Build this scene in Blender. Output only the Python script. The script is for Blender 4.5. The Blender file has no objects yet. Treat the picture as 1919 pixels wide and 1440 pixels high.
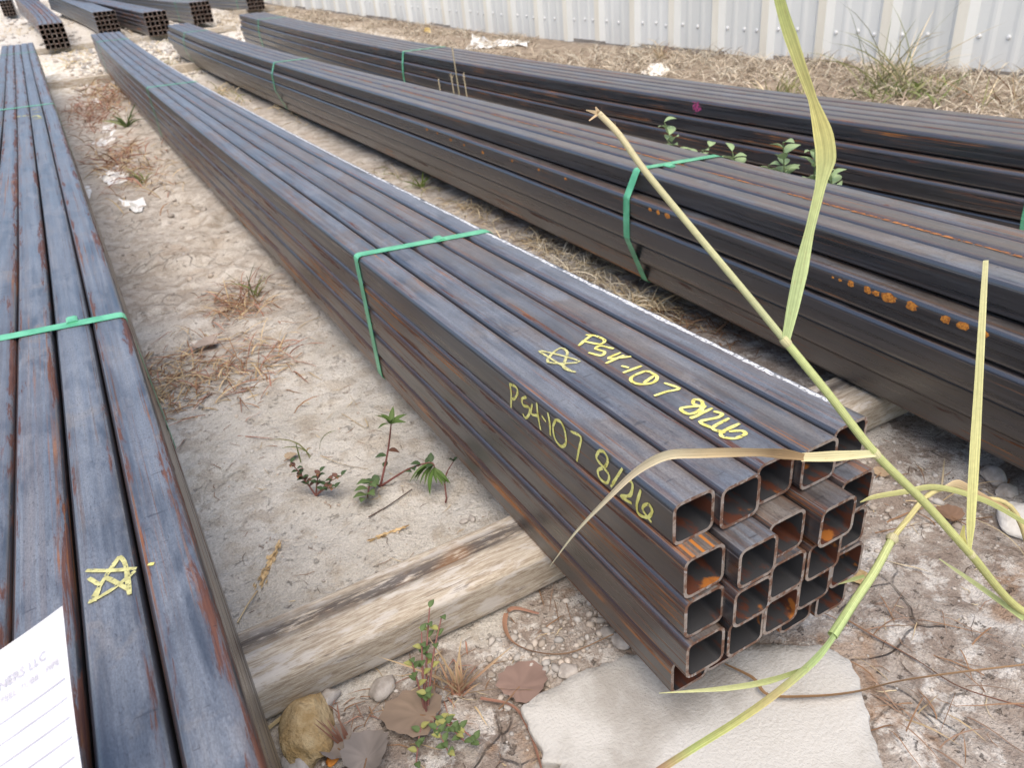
import bpy, math, random
import numpy as np
from mathutils import Vector, Matrix, noise as mnoise

random.seed(7)
RNG = np.random.default_rng(11)
S = 0.0508                      # one tube width (2 in): the unit of the survey of the yard
sc = bpy.context.scene
col = bpy.data.collections.new('yard'); sc.collection.children.link(col)

# ------------------------------------------------------------------ camera
F_PX, W_PX, H_PX = 1383.95, 1919.0, 1440.0
PITCH, ROLL, YAW = 0.508806, -0.106106, -0.451159
CAM = np.array([-6.719, -8.024, 8.472])      # (u across, t along, z above the near bundle's top), tube widths
def _basis():
    cp, sp = math.cos(PITCH), math.sin(PITCH)
    f = np.array([0, cp, -sp]); u = np.array([0, sp, cp]); r = np.array([1., 0, 0])
    cr, sr = math.cos(ROLL), math.sin(ROLL)
    r2 = cr*r + sr*u; u2 = -sr*r + cr*u
    a = np.array([math.sin(YAW), math.cos(YAW), 0]); b = np.array([math.cos(YAW), -math.sin(YAW), 0])
    conv = lambda v: np.array([v @ b, v @ a, v[2]])
    return conv(r2), conv(u2), conv(f)
CR, CU, CF = _basis()
def W(p):                       # survey units -> metres
    p = np.asarray(p, float)
    return p*S + np.array([0, 0, 6.3*S])
cam_d = bpy.data.cameras.new('camera'); cam = bpy.data.objects.new('camera', cam_d); col.objects.link(cam)
cam_d.sensor_fit = 'HORIZONTAL'; cam_d.sensor_width = 36.0; cam_d.lens = F_PX/W_PX*36.0
cam_d.clip_start = 0.02; cam_d.clip_end = 3000
m = Matrix.Identity(4)
for i in range(3):
    m[i][0], m[i][1], m[i][2] = CR[i], CU[i], -CF[i]
    m[i][3] = W(CAM)[i]
cam.matrix_world = m
cam_d.dof.use_dof = True; cam_d.dof.focus_distance = 15.5*S; cam_d.dof.aperture_fstop = 11.5
sc.camera = cam

# ------------------------------------------------------------------ light
SUN_EL, SUN_AZ = math.radians(66), math.radians(-152)     # azimuth from +Y towards +X
world = bpy.data.worlds.new('World'); sc.world = world; world.use_nodes = True
nt = world.node_tree
sky = nt.nodes.new('ShaderNodeTexSky'); sky.sky_type = 'NISHITA'; sky.sun_disc = False
sky.sun_elevation = SUN_EL; sky.sun_rotation = SUN_AZ
sky.air_density = 1.0; sky.dust_density = 2.0; sky.ozone_density = 1.0; sky.altitude = 100
nt.links.new(sky.outputs[0], nt.nodes['Background'].inputs[0])
nt.nodes['Background'].inputs[1].default_value = 0.12
sun_d = bpy.data.lights.new('sun', 'SUN'); sun_d.energy = 2.0; sun_d.angle = math.radians(62); sun_d.color = (1.0, 0.875, 0.72)
sun = bpy.data.objects.new('sun', sun_d); col.objects.link(sun)
sdir = Vector((math.sin(SUN_AZ)*math.cos(SUN_EL), math.cos(SUN_AZ)*math.cos(SUN_EL), math.sin(SUN_EL)))
sun.rotation_euler = sdir.to_track_quat('Z', 'Y').to_euler(); sun.location = (0, 0, 6)
vs = sc.view_settings
vs.view_transform = 'Standard'; vs.look = 'None'; vs.gamma = 1.0; vs.use_curve_mapping = False
vs.exposure = 1.10

# ------------------------------------------------------------------ helpers
def tag(o, label=None, cat=None, group=None, kind=None):
    if label: o['label'] = label
    if cat: o['category'] = cat
    if group: o['group'] = group
    if kind: o['kind'] = kind
    return o
def empty(name, loc=(0, 0, 0)):
    o = bpy.data.objects.new(name, None); col.objects.link(o); o.location = loc; o.empty_display_size = 0.05
    return o
def link(name, me, mats, parent=None):
    o = bpy.data.objects.new(name, me); col.objects.link(o)
    if mats is not None and len(me.materials) == 0:
        for mm in (mats if isinstance(mats, (list, tuple)) else [mats]): me.materials.append(mm)
    if parent is not None:
        o.parent = parent
        o.matrix_parent_inverse = Matrix.Translation(-parent.location) if parent.parent is None else Matrix.Identity(4)
    return o
def mesh_np(name, V, faces, smooth=True, mat_idx=None, colors=None, uv=None):
    me = bpy.data.meshes.new(name)
    V = np.asarray(V, float)
    if isinstance(faces, np.ndarray):
        n, k = faces.shape
        me.vertices.add(len(V)); me.vertices.foreach_set('co', V.ravel())
        me.loops.add(n*k); me.loops.foreach_set('vertex_index', faces.ravel().astype(np.int32))
        me.polygons.add(n); me.polygons.foreach_set('loop_start', np.arange(0, n*k, k, dtype=np.int32))
        me.update(calc_edges=True)
    else:
        me.from_pydata(V.tolist(), [], faces); me.update()
    if mat_idx is not None: me.polygons.foreach_set('material_index', np.asarray(mat_idx, np.int32))
    me.polygons.foreach_set('use_smooth', np.full(len(me.polygons), smooth))
    if colors is not None:
        c = me.color_attributes.new('Col', 'FLOAT_COLOR', 'POINT')
        cc = np.ones((len(V), 4)); cc[:, :3] = colors; c.data.foreach_set('color', cc.ravel())
    if uv is not None:
        l = me.uv_layers.new(name='UVMap')
        li = np.empty(len(me.loops), np.int32); me.loops.foreach_get('vertex_index', li)
        l.data.foreach_set('uv', np.asarray(uv)[li].ravel())
    return me

# value noise (vectorised)
def _h(ix, iy, seed):
    n = (ix.astype(np.int64)*374761393 + iy.astype(np.int64)*668265263 + seed*144665) & 0x7fffffff
    n = ((n ^ (n >> 13))*1274126177) & 0x7fffffff
    return ((n ^ (n >> 16)) & 0xffff)/65535.0
def vnoise(x, y, seed=0):
    x = np.asarray(x, float); y = np.asarray(y, float)
    ix = np.floor(x); iy = np.floor(y); fx = x-ix; fy = y-iy
    fx = fx*fx*(3-2*fx); fy = fy*fy*(3-2*fy)
    a = _h(ix, iy, seed); b = _h(ix+1, iy, seed); c = _h(ix, iy+1, seed); d = _h(ix+1, iy+1, seed)
    return (a*(1-fx)+b*fx)*(1-fy) + (c*(1-fx)+d*fx)*fy - 0.5
def fbm(x, y, oct=4, seed=0):
    s = 0; a = 1.0
    for k in range(oct):
        s = s + a*vnoise(x*2**k, y*2**k, seed+k*17); a *= 0.5
    return s
def sstep(a, b, x):
    x = np.clip((np.asarray(x, float)-a)/(b-a), 0, 1); return x*x*(3-2*x)

# ------------------------------------------------------------------ terrain survey
def prof(t):
    t = np.maximum(np.asarray(t, float), 0)
    return np.where(t < 160, 0.0065*t+0.000175*t*t, 0.0065*160+0.000175*25600+0.0625*(t-160))
def ground_z(u, t):
    """ground height in tube widths above the near bundle's top"""
    u = np.asarray(u, float); t = np.asarray(t, float)
    z = -6.3 + prof(t)
    flat = 1-np.exp(-(((u-1.5)/5.0)**2+((t-0.3)/4.0)**2)*1.2)            # under the foam board
    near_timber = 1-0.75*np.exp(-((t-6.2)/1.6)**2)*(sstep(-19, -17, u)*(1-sstep(19, 21, u)))
    rough = fbm(u*0.35, t*0.35, 4, 3)*0.34 + fbm(u*1.3, t*1.3, 3, 9)*0.10
    crust = np.clip(fbm(u*0.8+3, t*0.8, 3, 21), 0.02, 0.4)*0.30*sstep(3.5, 6, u)*(1-sstep(10, 13, u)*0.5)
    ridge = np.sin(t*0.55+fbm(u*.2, t*.2, 2, 5)*7)*0.22*sstep(26, 40, t)*(1-sstep(80, 110, t)) + fbm(u*0.9, t*0.5, 4, 61)*0.32*sstep(24, 36, t)*(1-sstep(110, 140, t))
    mound = 0.25*sstep(38, 62, u)*(0.7+fbm(u*.12, t*.12, 2, 8))
    return z + (rough+crust)*np.clip(flat, 0.05, 1)*near_timber + ridge*sstep(-13, -7, u)*(1-sstep(2, 5, u)) + mound
def ray(px, py):
    return CF + CR*(px-W_PX/2)/F_PX - CU*(py-H_PX/2)/F_PX           # unit depth
def at(px, py, depth):
    return CAM + ray(px, py)*depth
def hit(px, py, zfun):
    """first point along the pixel's ray that drops below zfun(u,t)"""
    d = ray(px, py); s0 = 1.0; s = 1.0
    while s < 900:
        p = CAM+d*s
        if p[2] < zfun(p[0], p[1]): break
        s0 = s; s += 0.15+s*0.01
    for _ in range(25):
        mdl = (s0+s)/2; p = CAM+d*mdl
        if p[2] < zfun(p[0], p[1]): s = mdl
        else: s0 = mdl
    return CAM+d*s
def gh(px, py, h=0.0):
    return hit(px, py, lambda u, t: ground_z(u, t)+h)

# ------------------------------------------------------------------ materials
def mat(name):
    mt = bpy.data.materials.new(name); mt.use_nodes = True
    return mt, mt.node_tree, mt.node_tree.nodes['Principled BSDF']
class N:
    """tiny node writer"""
    def __init__(s, t): s.t = t
    def new(s, ty, **kw):
        n = s.t.nodes.new(ty)
        for k, v in kw.items():
            if k.startswith('i_'):
                key = k[2:]; key = int(key) if key.isdigit() else key
                s.put(n.inputs[key], v)
            else: setattr(n, k, v)
        return n
    def put(s, sock, v):
        if isinstance(v, bpy.types.NodeSocket): s.t.links.new(v, sock)
        else: sock.default_value = v
    def math(s, op, a, b=0.0, c=0.0, clamp=False):
        n = s.t.nodes.new('ShaderNodeMath'); n.operation = op; n.use_clamp = clamp
        for i, v in enumerate((a, b, c)):
            s.put(n.inputs[i], v)
        return n.outputs[0]
    def mix(s, f, a, b, blend='MIX'):
        n = s.t.nodes.new('ShaderNodeMix'); n.data_type = 'RGBA'; n.blend_type = blend
        s.put(n.inputs[0], f); s.put(n.inputs[6], a); s.put(n.inputs[7], b)
        return n.outputs[2]
    def ramp(s, f, lo, hi, a=0.0, b=1.0):
        n = s.t.nodes.new('ShaderNodeMapRange'); n.interpolation_type = 'SMOOTHSTEP'
        s.put(n.inputs[0], f); s.put(n.inputs[1], lo); s.put(n.inputs[2], hi); s.put(n.inputs[3], a); s.put(n.inputs[4], b)
        return n.outputs[0]
    def noise(s, vec, scale, detail=4, rough=0.55, dist=0.0):
        n = s.t.nodes.new('ShaderNodeTexNoise')
        s.put(n.inputs['Vector'], vec); s.put(n.inputs['Scale'], scale); n.inputs['Detail'].default_value = detail
        n.inputs['Roughness'].default_value = rough; n.inputs['Distortion'].default_value = dist
        return n.outputs[0]
    def scale(s, vec, sx, sy, sz=1.0, off=None):
        n = s.t.nodes.new('ShaderNodeMapping'); s.put(n.inputs['Vector'], vec)
        n.inputs['Scale'].default_value = (sx, sy, sz)
        if off is not None: s.put(n.inputs['Location'], off)
        return n.outputs[0]
    def comb(s, x, y, z=0.0):
        n = s.t.nodes.new('ShaderNodeCombineXYZ')
        for i, v in enumerate((x, y, z)): s.put(n.inputs[i], v)
        return n.outputs[0]
    def bump(s, h, strength=0.3, dist=0.002, normal=None):
        n = s.t.nodes.new('ShaderNodeBump'); s.put(n.inputs['Height'], h)
        n.inputs['Strength'].default_value = strength; n.inputs['Distance'].default_value = dist
        if normal is not None: s.t.links.new(normal, n.inputs['Normal'])
        return n.outputs[0]
RGB = lambda r, g, b: (r, g, b, 1.0)

def make_steel():
    mt, t, b = mat('mill_scale_steel'); n = N(t)
    uv = t.nodes.new('ShaderNodeUVMap').outputs[0]
    sep = t.nodes.new('ShaderNodeSeparateXYZ'); t.links.new(uv, sep.inputs[0])
    def attr(nm):
        a = t.nodes.new('ShaderNodeAttribute'); a.attribute_type = 'OBJECT'; a.attribute_name = nm
        return a.outputs['Fac']
    seed, rustA, brownA, blueA, dustA = attr('seed'), attr('rust'), attr('brown'), attr('blue'), attr('dust')
    # coordinates: x metres along the tube, y side number 0..4 round it
    y_m = n.math('MULTIPLY', sep.outputs[1], 0.05)
    p = n.comb(n.math('ADD', sep.outputs[0], n.math('MULTIPLY', seed, 31.7)), n.math('ADD', y_m, n.math('MULTIPLY', seed, 7.3)), seed)
    streak = n.scale(p, 1.0, 38.0)
    fine = n.scale(p, 6.0, 160.0)
    side_f = n.math('FRACT', sep.outputs[1])
    edge = n.math('ABSOLUTE', n.math('SUBTRACT', side_f, 0.5))          # 0 centre .. 0.5 edge
    is_top = n.math('LESS_THAN', sep.outputs[1], 1.0)
    cl = n.noise(p, 11.0, 5, 0.6)
    st = n.noise(streak, 3.2, 5, 0.6)
    fn = n.noise(fine, 3.0, 4, 0.7)
    # mill scale: blue black, with a blotchy film of grey oxide and dust, with sky sheen painted in on the upper face
    base = n.mix(n.ramp(st, 0.36, 0.64), RGB(0.009, 0.010, 0.013), RGB(0.019, 0.020, 0.025))
    bl = n.noise(n.scale(p, 1.0, 3.2), 7.0, 8, 0.66, 0.35)
    hue = n.noise(n.scale(p, 1.0, 2.2), 4.3, 7, 0.62, 0.5)
    film_c = n.mix(n.ramp(n.math('ADD', hue, n.math('MULTIPLY', n.math('SUBTRACT', blueA, brownA), 0.20)), 0.44, 0.54), RGB(0.082, 0.060, 0.045), RGB(0.078, 0.090, 0.112))
    film_c = n.mix(n.ramp(n.noise(n.scale(p, 0.8, 48.0), 3.0, 6, 0.65), 0.50, 0.72, 0.0, 0.55), film_c, RGB(0.205, 0.207, 0.215))
    smudge = n.math('MULTIPLY', n.ramp(n.noise(p, 15.0, 7, 0.68, 0.6), 0.53, 0.62), 0.55)
    film_c = n.mix(smudge, film_c, n.mix(n.ramp(hue, 0.42, 0.56), RGB(0.150, 0.128, 0.108), RGB(0.150, 0.160, 0.180)))
    lvl = n.math('MULTIPLY', dustA, n.math('ADD', 0.08, n.math('MULTIPLY', is_top, 0.90)))
    film_sheen = n.math('MULTIPLY', n.ramp(bl, 0.38, 0.58, 0.25, 1.0), lvl, clamp=True)
    base = n.mix(film_sheen, base, film_c)
    mid_sheen = n.math('MULTIPLY', n.math('MULTIPLY', n.ramp(edge, 0.18, 0.36, 1.0, 0.0), is_top), n.math('MULTIPLY', dustA, n.ramp(n.noise(n.scale(p, 0.6, 16.0), 3.0, 7, 0.68, 0.3), 0.34, 0.62)), clamp=True)  # pale middle of each top face: dust, with sheen painted into the colour
    base = n.mix(n.math('MULTIPLY', mid_sheen, 0.46), base, n.mix(n.ramp(n.math('SUBTRACT', blueA, brownA), -0.5, 0.5), RGB(0.170, 0.150, 0.132), RGB(0.175, 0.190, 0.215)))
    seam = n.math('MULTIPLY', n.math('MULTIPLY', n.ramp(edge, 0.26, 0.36), is_top), n.ramp(n.noise(n.scale(p, 0.5, 9.0), 3.0, 6, 0.66), 0.44, 0.58), clamp=True)
    base = n.mix(n.math('MULTIPLY', seam, n.math('MULTIPLY', n.math('ADD', brownA, 0.1), 0.8), clamp=True), base, n.mix(n.ramp(fn, 0.4, 0.6), RGB(0.050, 0.027, 0.016), RGB(0.125, 0.062, 0.030)))
    band = n.noise(n.scale(p, 0.35, 26.0), 3.0, 7, 0.68, 0.3)
    base = n.mix(n.math('MULTIPLY', n.ramp(band, 0.52, 0.60), n.math('MULTIPLY', n.math('ADD', brownA, 0.1), n.math('ADD', 0.16, n.math('MULTIPLY', is_top, 0.50))), clamp=True), base, n.mix(n.ramp(fn, 0.4, 0.6), RGB(0.050, 0.029, 0.019), RGB(0.100, 0.058, 0.034)))
    grain = n.noise(n.scale(p, 0.5, 1.0), 700.0, 3, 0.7)
    gr = n.ramp(grain, 0.3, 0.7, 0.72, 1.30)
    base = n.mix(1.0, base, n.comb(gr, gr, gr), 'MULTIPLY')
    spk = n.ramp(n.noise(n.scale(p, 0.45, 1.3), 330.0, 2, 0.6), 0.61, 0.68)
    base = n.mix(n.math('MULTIPLY', spk, 0.6), base, RGB(0.020, 0.015, 0.015))
    # rust: dark red brown patches, orange streaks near the edges and seams
    pat = n.noise(n.scale(p, 1.6, 12.0), 4.0, 8, 0.72, 0.4)
    edgew = n.ramp(edge, 0.10, 0.42)
    pth = n.math('ADD', n.math('MULTIPLY', pat, 0.75), n.math('MULTIPLY', edgew, 0.11))
    thr = n.math('SUBTRACT', 0.62, n.math('MULTIPLY', rustA, 0.15))
    patch = n.ramp(pth, thr, n.math('ADD', thr, 0.06))
    patch_col = n.mix(n.ramp(fn, 0.35, 0.65), RGB(0.065, 0.022, 0.015), RGB(0.125, 0.046, 0.025))
    base = n.mix(n.math('MULTIPLY', patch, 0.86), base, patch_col)
    ln = n.noise(n.scale(p, 0.55, 85.0), 3.0, 6, 0.7, 0.25)
    gate = n.ramp(n.noise(n.scale(p, 1.4, 4.0), 2.2, 3), 0.44, 0.60)
    lthr = n.math('SUBTRACT', 0.655, n.math('MULTIPLY', rustA, 0.10))
    line = n.math('MULTIPLY', n.ramp(n.math('ADD', ln, n.math('MULTIPLY', edgew, 0.04)), lthr, n.math('ADD', lthr, 0.03)), gate, clamp=True)
    line_col = n.mix(n.ramp(cl, 0.4, 0.6), RGB(0.14, 0.050, 0.016), RGB(0.36, 0.130, 0.022))
    base = n.mix(n.math('MULTIPLY', line, n.math('ADD', 0.02, n.math('MULTIPLY', brownA, 1.1)), clamp=True), base, line_col)
    drip = n.math('MULTIPLY', n.ramp(n.noise(n.scale(p, 70.0, 14.0), 1.0, 6, 0.7, 0.8), n.math('SUBTRACT', 0.70, n.math('MULTIPLY', rustA, 0.07)), 0.73), n.ramp(n.noise(p, 6.0, 3), 0.48, 0.60), clamp=True)
    base = n.mix(n.math('MULTIPLY', drip, 0.8), base, RGB(0.085, 0.030, 0.018))
    dash = n.math('MULTIPLY', n.ramp(n.noise(n.scale(p, 150.0, 28.0), 1.0, 2, 0.5), 0.70, 0.74), is_top)
    base = n.mix(n.math('MULTIPLY', dash, 0.7), base, RGB(0.016, 0.013, 0.013))
    t.links.new(base, b.inputs['Base Color'])
    rs = n.math('MAXIMUM', patch, n.math('MAXIMUM', line, n.math('MULTIPLY', film_sheen, 0.5)))
    rgh = n.math('ADD', n.math('MULTIPLY', rs, 0.36), n.ramp(st, 0.3, 0.7, 0.25, 0.38))
    t.links.new(rgh, b.inputs['Roughness'])
    t.links.new(n.math('SUBTRACT', 0.5, n.math('MULTIPLY', n.math('MAXIMUM', patch, line), 0.38)), b.inputs['Specular IOR Level'])
    b.inputs['IOR'].default_value = 2.1; b.inputs['Metallic'].default_value = 0.0
    hgt = n.math('ADD', n.math('MULTIPLY', fn, 0.5), n.math('MULTIPLY', n.math('ADD', patch, line), 0.6))
    t.links.new(n.bump(hgt, 0.22, 0.0008), b.inputs['Normal'])
    return mt
STEEL = make_steel()
def make_cut():
    mt, t, b = mat('saw_cut_steel_edge'); n = N(t)
    co = t.nodes.new('ShaderNodeTexCoord').outputs['Object']
    f = n.noise(co, 60, 5, 0.65)
    c = n.mix(n.ramp(f, 0.42, 0.58), RGB(0.27, 0.225, 0.19), RGB(0.13, 0.062, 0.036))
    c = n.mix(n.ramp(n.noise(co, 140, 3), 0.60, 0.66), c, RGB(0.30, 0.27, 0.25))
    t.links.new(c, b.inputs['Base Color']); b.inputs['Roughness'].default_value = 0.6
    t.links.new(n.bump(n.noise(co, 900, 2), 0.3, 0.0004), b.inputs['Normal'])
    return mt
CUT = make_cut()
def make_inside():
    mt, t, b = mat('rusty_tube_inside'); n = N(t)
    co = t.nodes.new('ShaderNodeTexCoord').outputs['Object']
    f = n.noise(n.scale(co, 1, 0.35, 1), 38, 5, 0.65)
    c = n.mix(n.ramp(f, 0.52, 0.60), RGB(0.034, 0.034, 0.036), RGB(0.085, 0.028, 0.015))
    c = n.mix(n.ramp(n.noise(co, 26, 4), 0.62, 0.68), c, RGB(0.30, 0.105, 0.02))
    t.links.new(c, b.inputs['Base Color']); b.inputs['Roughness'].default_value = 0.5
    return mt
INSIDE = make_inside()
def simple(name, c1, c2, scale=20, rough=0.7, bump=0.2, bscale=200, stretch=(1, 1, 1), bdist=0.001, thr=(0.35, 0.65), spec=None, trans=0.0):
    mt, t, b = mat(name); n = N(t)
    co = n.scale(t.nodes.new('ShaderNodeTexCoord').outputs['Object'], *stretch)
    c = n.mix(n.ramp(n.noise(co, scale, 5, 0.6), thr[0], thr[1]), RGB(*c1), RGB(*c2))
    t.links.new(c, b.inputs['Base Color']); b.inputs['Roughness'].default_value = rough
    if bump: t.links.new(n.bump(n.noise(co, bscale, 4, 0.6), bump, bdist), b.inputs['Normal'])
    if spec is not None: b.inputs['Specular IOR Level'].default_value = spec
    return mt
def colored(name, rough=0.75, scale=60, trans=0.25, veins=False):
    """colour comes from the piece's own colour attribute, with fine variation; thin and slightly translucent"""
    mt, t, b = mat(name); n = N(t)
    a = t.nodes.new('ShaderNodeAttribute'); a.attribute_name = 'Col'
    co = t.nodes.new('ShaderNodeTexCoord').outputs['Object']
    f = n.ramp(n.noise(co, scale, 4), 0.3, 0.7, 0.94, 1.05)
    c = n.mix(1.0, a.outputs['Color'], n.comb(f, f, f), 'MULTIPLY')
    if veins:
        uv = t.nodes.new('ShaderNodeUVMap').outputs[0]
        vf = n.ramp(n.noise(n.scale(uv, 9.0, 0.35), 1.0, 3, 0.6), 0.35, 0.65, 0.74, 1.14); c = n.mix(1.0, c, n.comb(vf, vf, vf), 'MULTIPLY')
        spot = n.ramp(n.noise(n.scale(uv, 2.5, 1.6), 2.0, 6, 0.7), 0.585, 0.66)
        c = n.mix(n.math('MULTIPLY', spot, 0.6), c, RGB(0.36, 0.22, 0.10))
    t.links.new(c, b.inputs['Base Color']); b.inputs['Roughness'].default_value = rough
    b.inputs['Specular IOR Level'].default_value = 0.3
    if trans:
        tr = t.nodes.new('ShaderNodeBsdfTranslucent'); t.links.new(c, tr.inputs['Color'])
        mx = t.nodes.new('ShaderNodeMixShader'); mx.inputs[0].default_value = trans
        out = t.nodes['Material Output']
        t.links.new(b.outputs[0], mx.inputs[1]); t.links.new(tr.outputs[0], mx.inputs[2]); t.links.new(mx.outputs[0], out.inputs['Surface'])
    return mt
BLADE = colored('grass_blade', 0.6, 220, 0.2, True)
STRAW = colored('dry_straw', 0.85, 40, 0.15, True)

def make_ground():
    mt, t, b = mat('dry_silty_ground'); n = N(t)
    co = t.nodes.new('ShaderNodeTexCoord').outputs['Object']
    a = t.nodes.new('ShaderNodeAttribute'); a.attribute_name = 'Col'
    sp = t.nodes.new('ShaderNodeSeparateColor'); t.links.new(a.outputs['Color'], sp.inputs[0])
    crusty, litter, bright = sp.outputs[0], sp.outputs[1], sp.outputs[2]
    n1 = n.noise(co, 3.5, 6, 0.62); n2 = n.noise(co, 22, 6, 0.68); n3 = n.noise(co, 120, 4, 0.7)
    silt = n.mix(n.ramp(n1, 0.36, 0.64), RGB(0.520, 0.490, 0.440), RGB(0.640, 0.615, 0.570))
    silt = n.mix(n.math('MULTIPLY', n.ramp(n2, 0.53, 0.64), 0.5), silt, RGB(0.33, 0.275, 0.215))
    silt = n.mix(n.math('MULTIPLY', n.ramp(n.noise(co, 9, 8, 0.7), 0.50, 0.60), 0.55), silt, RGB(0.43, 0.375, 0.305))
    soil = n.mix(n.ramp(n2, 0.40, 0.60), RGB(0.295, 0.240, 0.200), RGB(0.450, 0.398, 0.350))
    soil = n.mix(n.ramp(n.noise(co, 13, 7, 0.72), 0.50, 0.585), soil, RGB(0.640, 0.605, 0.560))
    soil = n.mix(n.math('MULTIPLY', n.ramp(n.noise(co, 6, 5, 0.6), 0.58, 0.66), 0.6), soil, RGB(0.34, 0.205, 0.115))
    sp3 = t.nodes.new('ShaderNodeSeparateXYZ'); t.links.new(co, sp3.inputs[0])
    soil = n.mix(n.math('MULTIPLY', n.ramp(sp3.outputs[1], 1.0, 2.2), 0.5), soil, n.mix(n.ramp(n2, 0.42, 0.58), RGB(0.43, 0.36, 0.275), RGB(0.63, 0.57, 0.48)))
    c = n.mix(crusty, silt, soil)
    lit = n.mix(n.ramp(n2, 0.4, 0.6), RGB(0.23, 0.18, 0.135), RGB(0.40, 0.33, 0.25))
    c = n.mix(litter, c, lit)
    c = n.mix(bright, c, n.mix(n.ramp(n2, 0.42, 0.56), RGB(0.52, 0.44, 0.32), RGB(0.80, 0.765, 0.70)))  # sunlight on the far ground, put into its colour
    n4 = n.noise(co, 330, 4, 0.75)
    grains = n.ramp(n3, 0.60, 0.70)
    c = n.mix(n.math('MULTIPLY', grains, n.math('ADD', 0.35, n.math('MULTIPLY', crusty, 0.3))), c, RGB(0.13, 0.105, 0.085))
    fg = n.ramp(n4, 0.32, 0.68, 0.84, 1.16); c = n.mix(1.0, c, n.comb(fg, fg, fg), 'MULTIPLY')
    pit = n.ramp(n.noise(co, 55, 5, 0.7), 0.615, 0.66)
    c = n.mix(n.math('MULTIPLY', pit, n.math('ADD', 0.3, n.math('MULTIPLY', crusty, 0.45))), c, RGB(0.125, 0.10, 0.08))
    # drying cracks
    v = t.nodes.new('ShaderNodeTexVoronoi'); v.feature = 'DISTANCE_TO_EDGE'
    wv = n.new('ShaderNodeVectorMath', operation='ADD'); t.links.new(co, wv.inputs[0])
    nz = t.nodes.new('ShaderNodeTexNoise'); t.links.new(co, nz.inputs['Vector']); nz.inputs['Scale'].default_value = 9
    sc_ = n.new('ShaderNodeVectorMath', operation='SCALE'); t.links.new(nz.outputs['Color'], sc_.inputs[0]); sc_.inputs['Scale'].default_value = 0.12
    t.links.new(sc_.outputs[0], wv.inputs[1]); t.links.new(wv.outputs[0], v.inputs['Vector']); v.inputs['Scale'].default_value = 11
    gate = n.ramp(n.noise(co, 4.5, 3), 0.50, 0.62)
    crack = n.math('MULTIPLY', n.ramp(v.outputs['Distance'], 0.0, 0.045, 1.0, 0.0), n.math('MULTIPLY', gate, n.math('ADD', 0.25, n.math('MULTIPLY', crusty, 0.75))))
    c = n.mix(n.math('MULTIPLY', crack, 0.32), c, RGB(0.12, 0.095, 0.075))
    t.links.new(c, b.inputs['Base Color']); b.inputs['Roughness'].default_value = 0.95; b.inputs['Specular IOR Level'].default_value = 0.15
    h = n.math('ADD', n.math('MULTIPLY', n2, 0.9), n.math('ADD', n.math('MULTIPLY', n3, 0.5), n.math('MULTIPLY', n4, 0.22)))
    h = n.math('SUBTRACT', h, n.math('MULTIPLY', pit, 0.25))
    h = n.math('SUBTRACT', h, n.math('MULTIPLY', crack, 0.45))
    t.links.new(n.bump(h, 1.0, 0.016), b.inputs['Normal'])
    return mt
GROUND = make_ground()

def make_wood():
    mt, t, b = mat('weathered_timber'); n = N(t)
    co = t.nodes.new('ShaderNodeTexCoord').outputs['Object']
    g = n.noise(n.scale(co, 24.0, 230, 230), 1.5, 9, 0.75, 0.4)
    c = n.mix(n.ramp(g, 0.35, 0.65), RGB(0.28, 0.225, 0.165), RGB(0.52, 0.465, 0.380))
    grey = n.noise(n.scale(co, 8, 26, 26), 2.4, 7, 0.66)
    c = n.mix(n.math('MULTIPLY', n.ramp(grey, 0.5, 0.62), 0.75), c, RGB(0.54, 0.51, 0.47))
    dark = n.noise(n.scale(co, 7.0, 60, 60), 1.7, 8, 0.72, 0.5)
    c = n.mix(n.math('MULTIPLY', n.ramp(dark, 0.60, 0.68), 0.7), c, RGB(0.105, 0.088, 0.085))
    a = t.nodes.new('ShaderNodeAttribute'); a.attribute_name = 'Col'
    sp = t.nodes.new('ShaderNodeSeparateColor'); t.links.new(a.outputs['Color'], sp.inputs[0])
    stain = n.math('MULTIPLY', sp.outputs[0], n.ramp(n.noise(n.scale(co, 9, 70, 70), 2.2, 8, 0.70), 0.34, 0.50))
    c = n.mix(n.math('MULTIPLY', stain, 0.85), c, n.mix(n.ramp(n.noise(co, 9, 3), 0.55, 0.68), RGB(0.045, 0.038, 0.040), RGB(0.14, 0.070, 0.035)))
    crk = n.ramp(n.noise(n.scale(co, 4, 260, 260), 1.3, 7, 0.68, 0.3), 0.62, 0.66)
    c = n.mix(n.math('MULTIPLY', crk, 0.7), c, RGB(0.10, 0.07, 0.05))
    t.links.new(c, b.inputs['Base Color']); b.inputs['Roughness'].default_value = 0.85; b.inputs['Specular IOR Level'].default_value = 0.2
    t.links.new(n.bump(n.math('SUBTRACT', g, crk), 0.55, 0.003), b.inputs['Normal'])
    return mt
WOOD = make_wood()
def make_strap():
    mt, t, b = mat('green_strapping'); n = N(t)
    co = t.nodes.new('ShaderNodeTexCoord').outputs['Object']
    c = n.mix(n.ramp(n.noise(co, 25, 4), 0.38, 0.66), RGB(0.070, 0.310, 0.165), RGB(0.13, 0.44, 0.250))
    sc2 = n.ramp(n.noise(n.scale(co, 1, 4, 1), 75, 5, 0.7), 0.60, 0.68)
    c = n.mix(n.math('MULTIPLY', sc2, 0.55), c, RGB(0.05, 0.12, 0.085))
    t.links.new(c, b.inputs['Base Color']); b.inputs['Roughness'].default_value = 0.38
    return mt
STRAP = make_strap()
PAINT = simple('yellow_paint_marker', (0.52, 0.47, 0.11), (0.74, 0.70, 0.24), 90, 0.55, 0.3, 500)
PAINT_FAINT = simple('thin_yellow_paint', (0.34, 0.32, 0.13), (0.52, 0.50, 0.22), 140, 0.55, 0.3, 500)
WHITEPAINT = simple('white_paint', (0.22, 0.225, 0.23), (0.56, 0.57, 0.58), 190, 0.6, 0.2, 600, thr=(0.40, 0.52))
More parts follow.
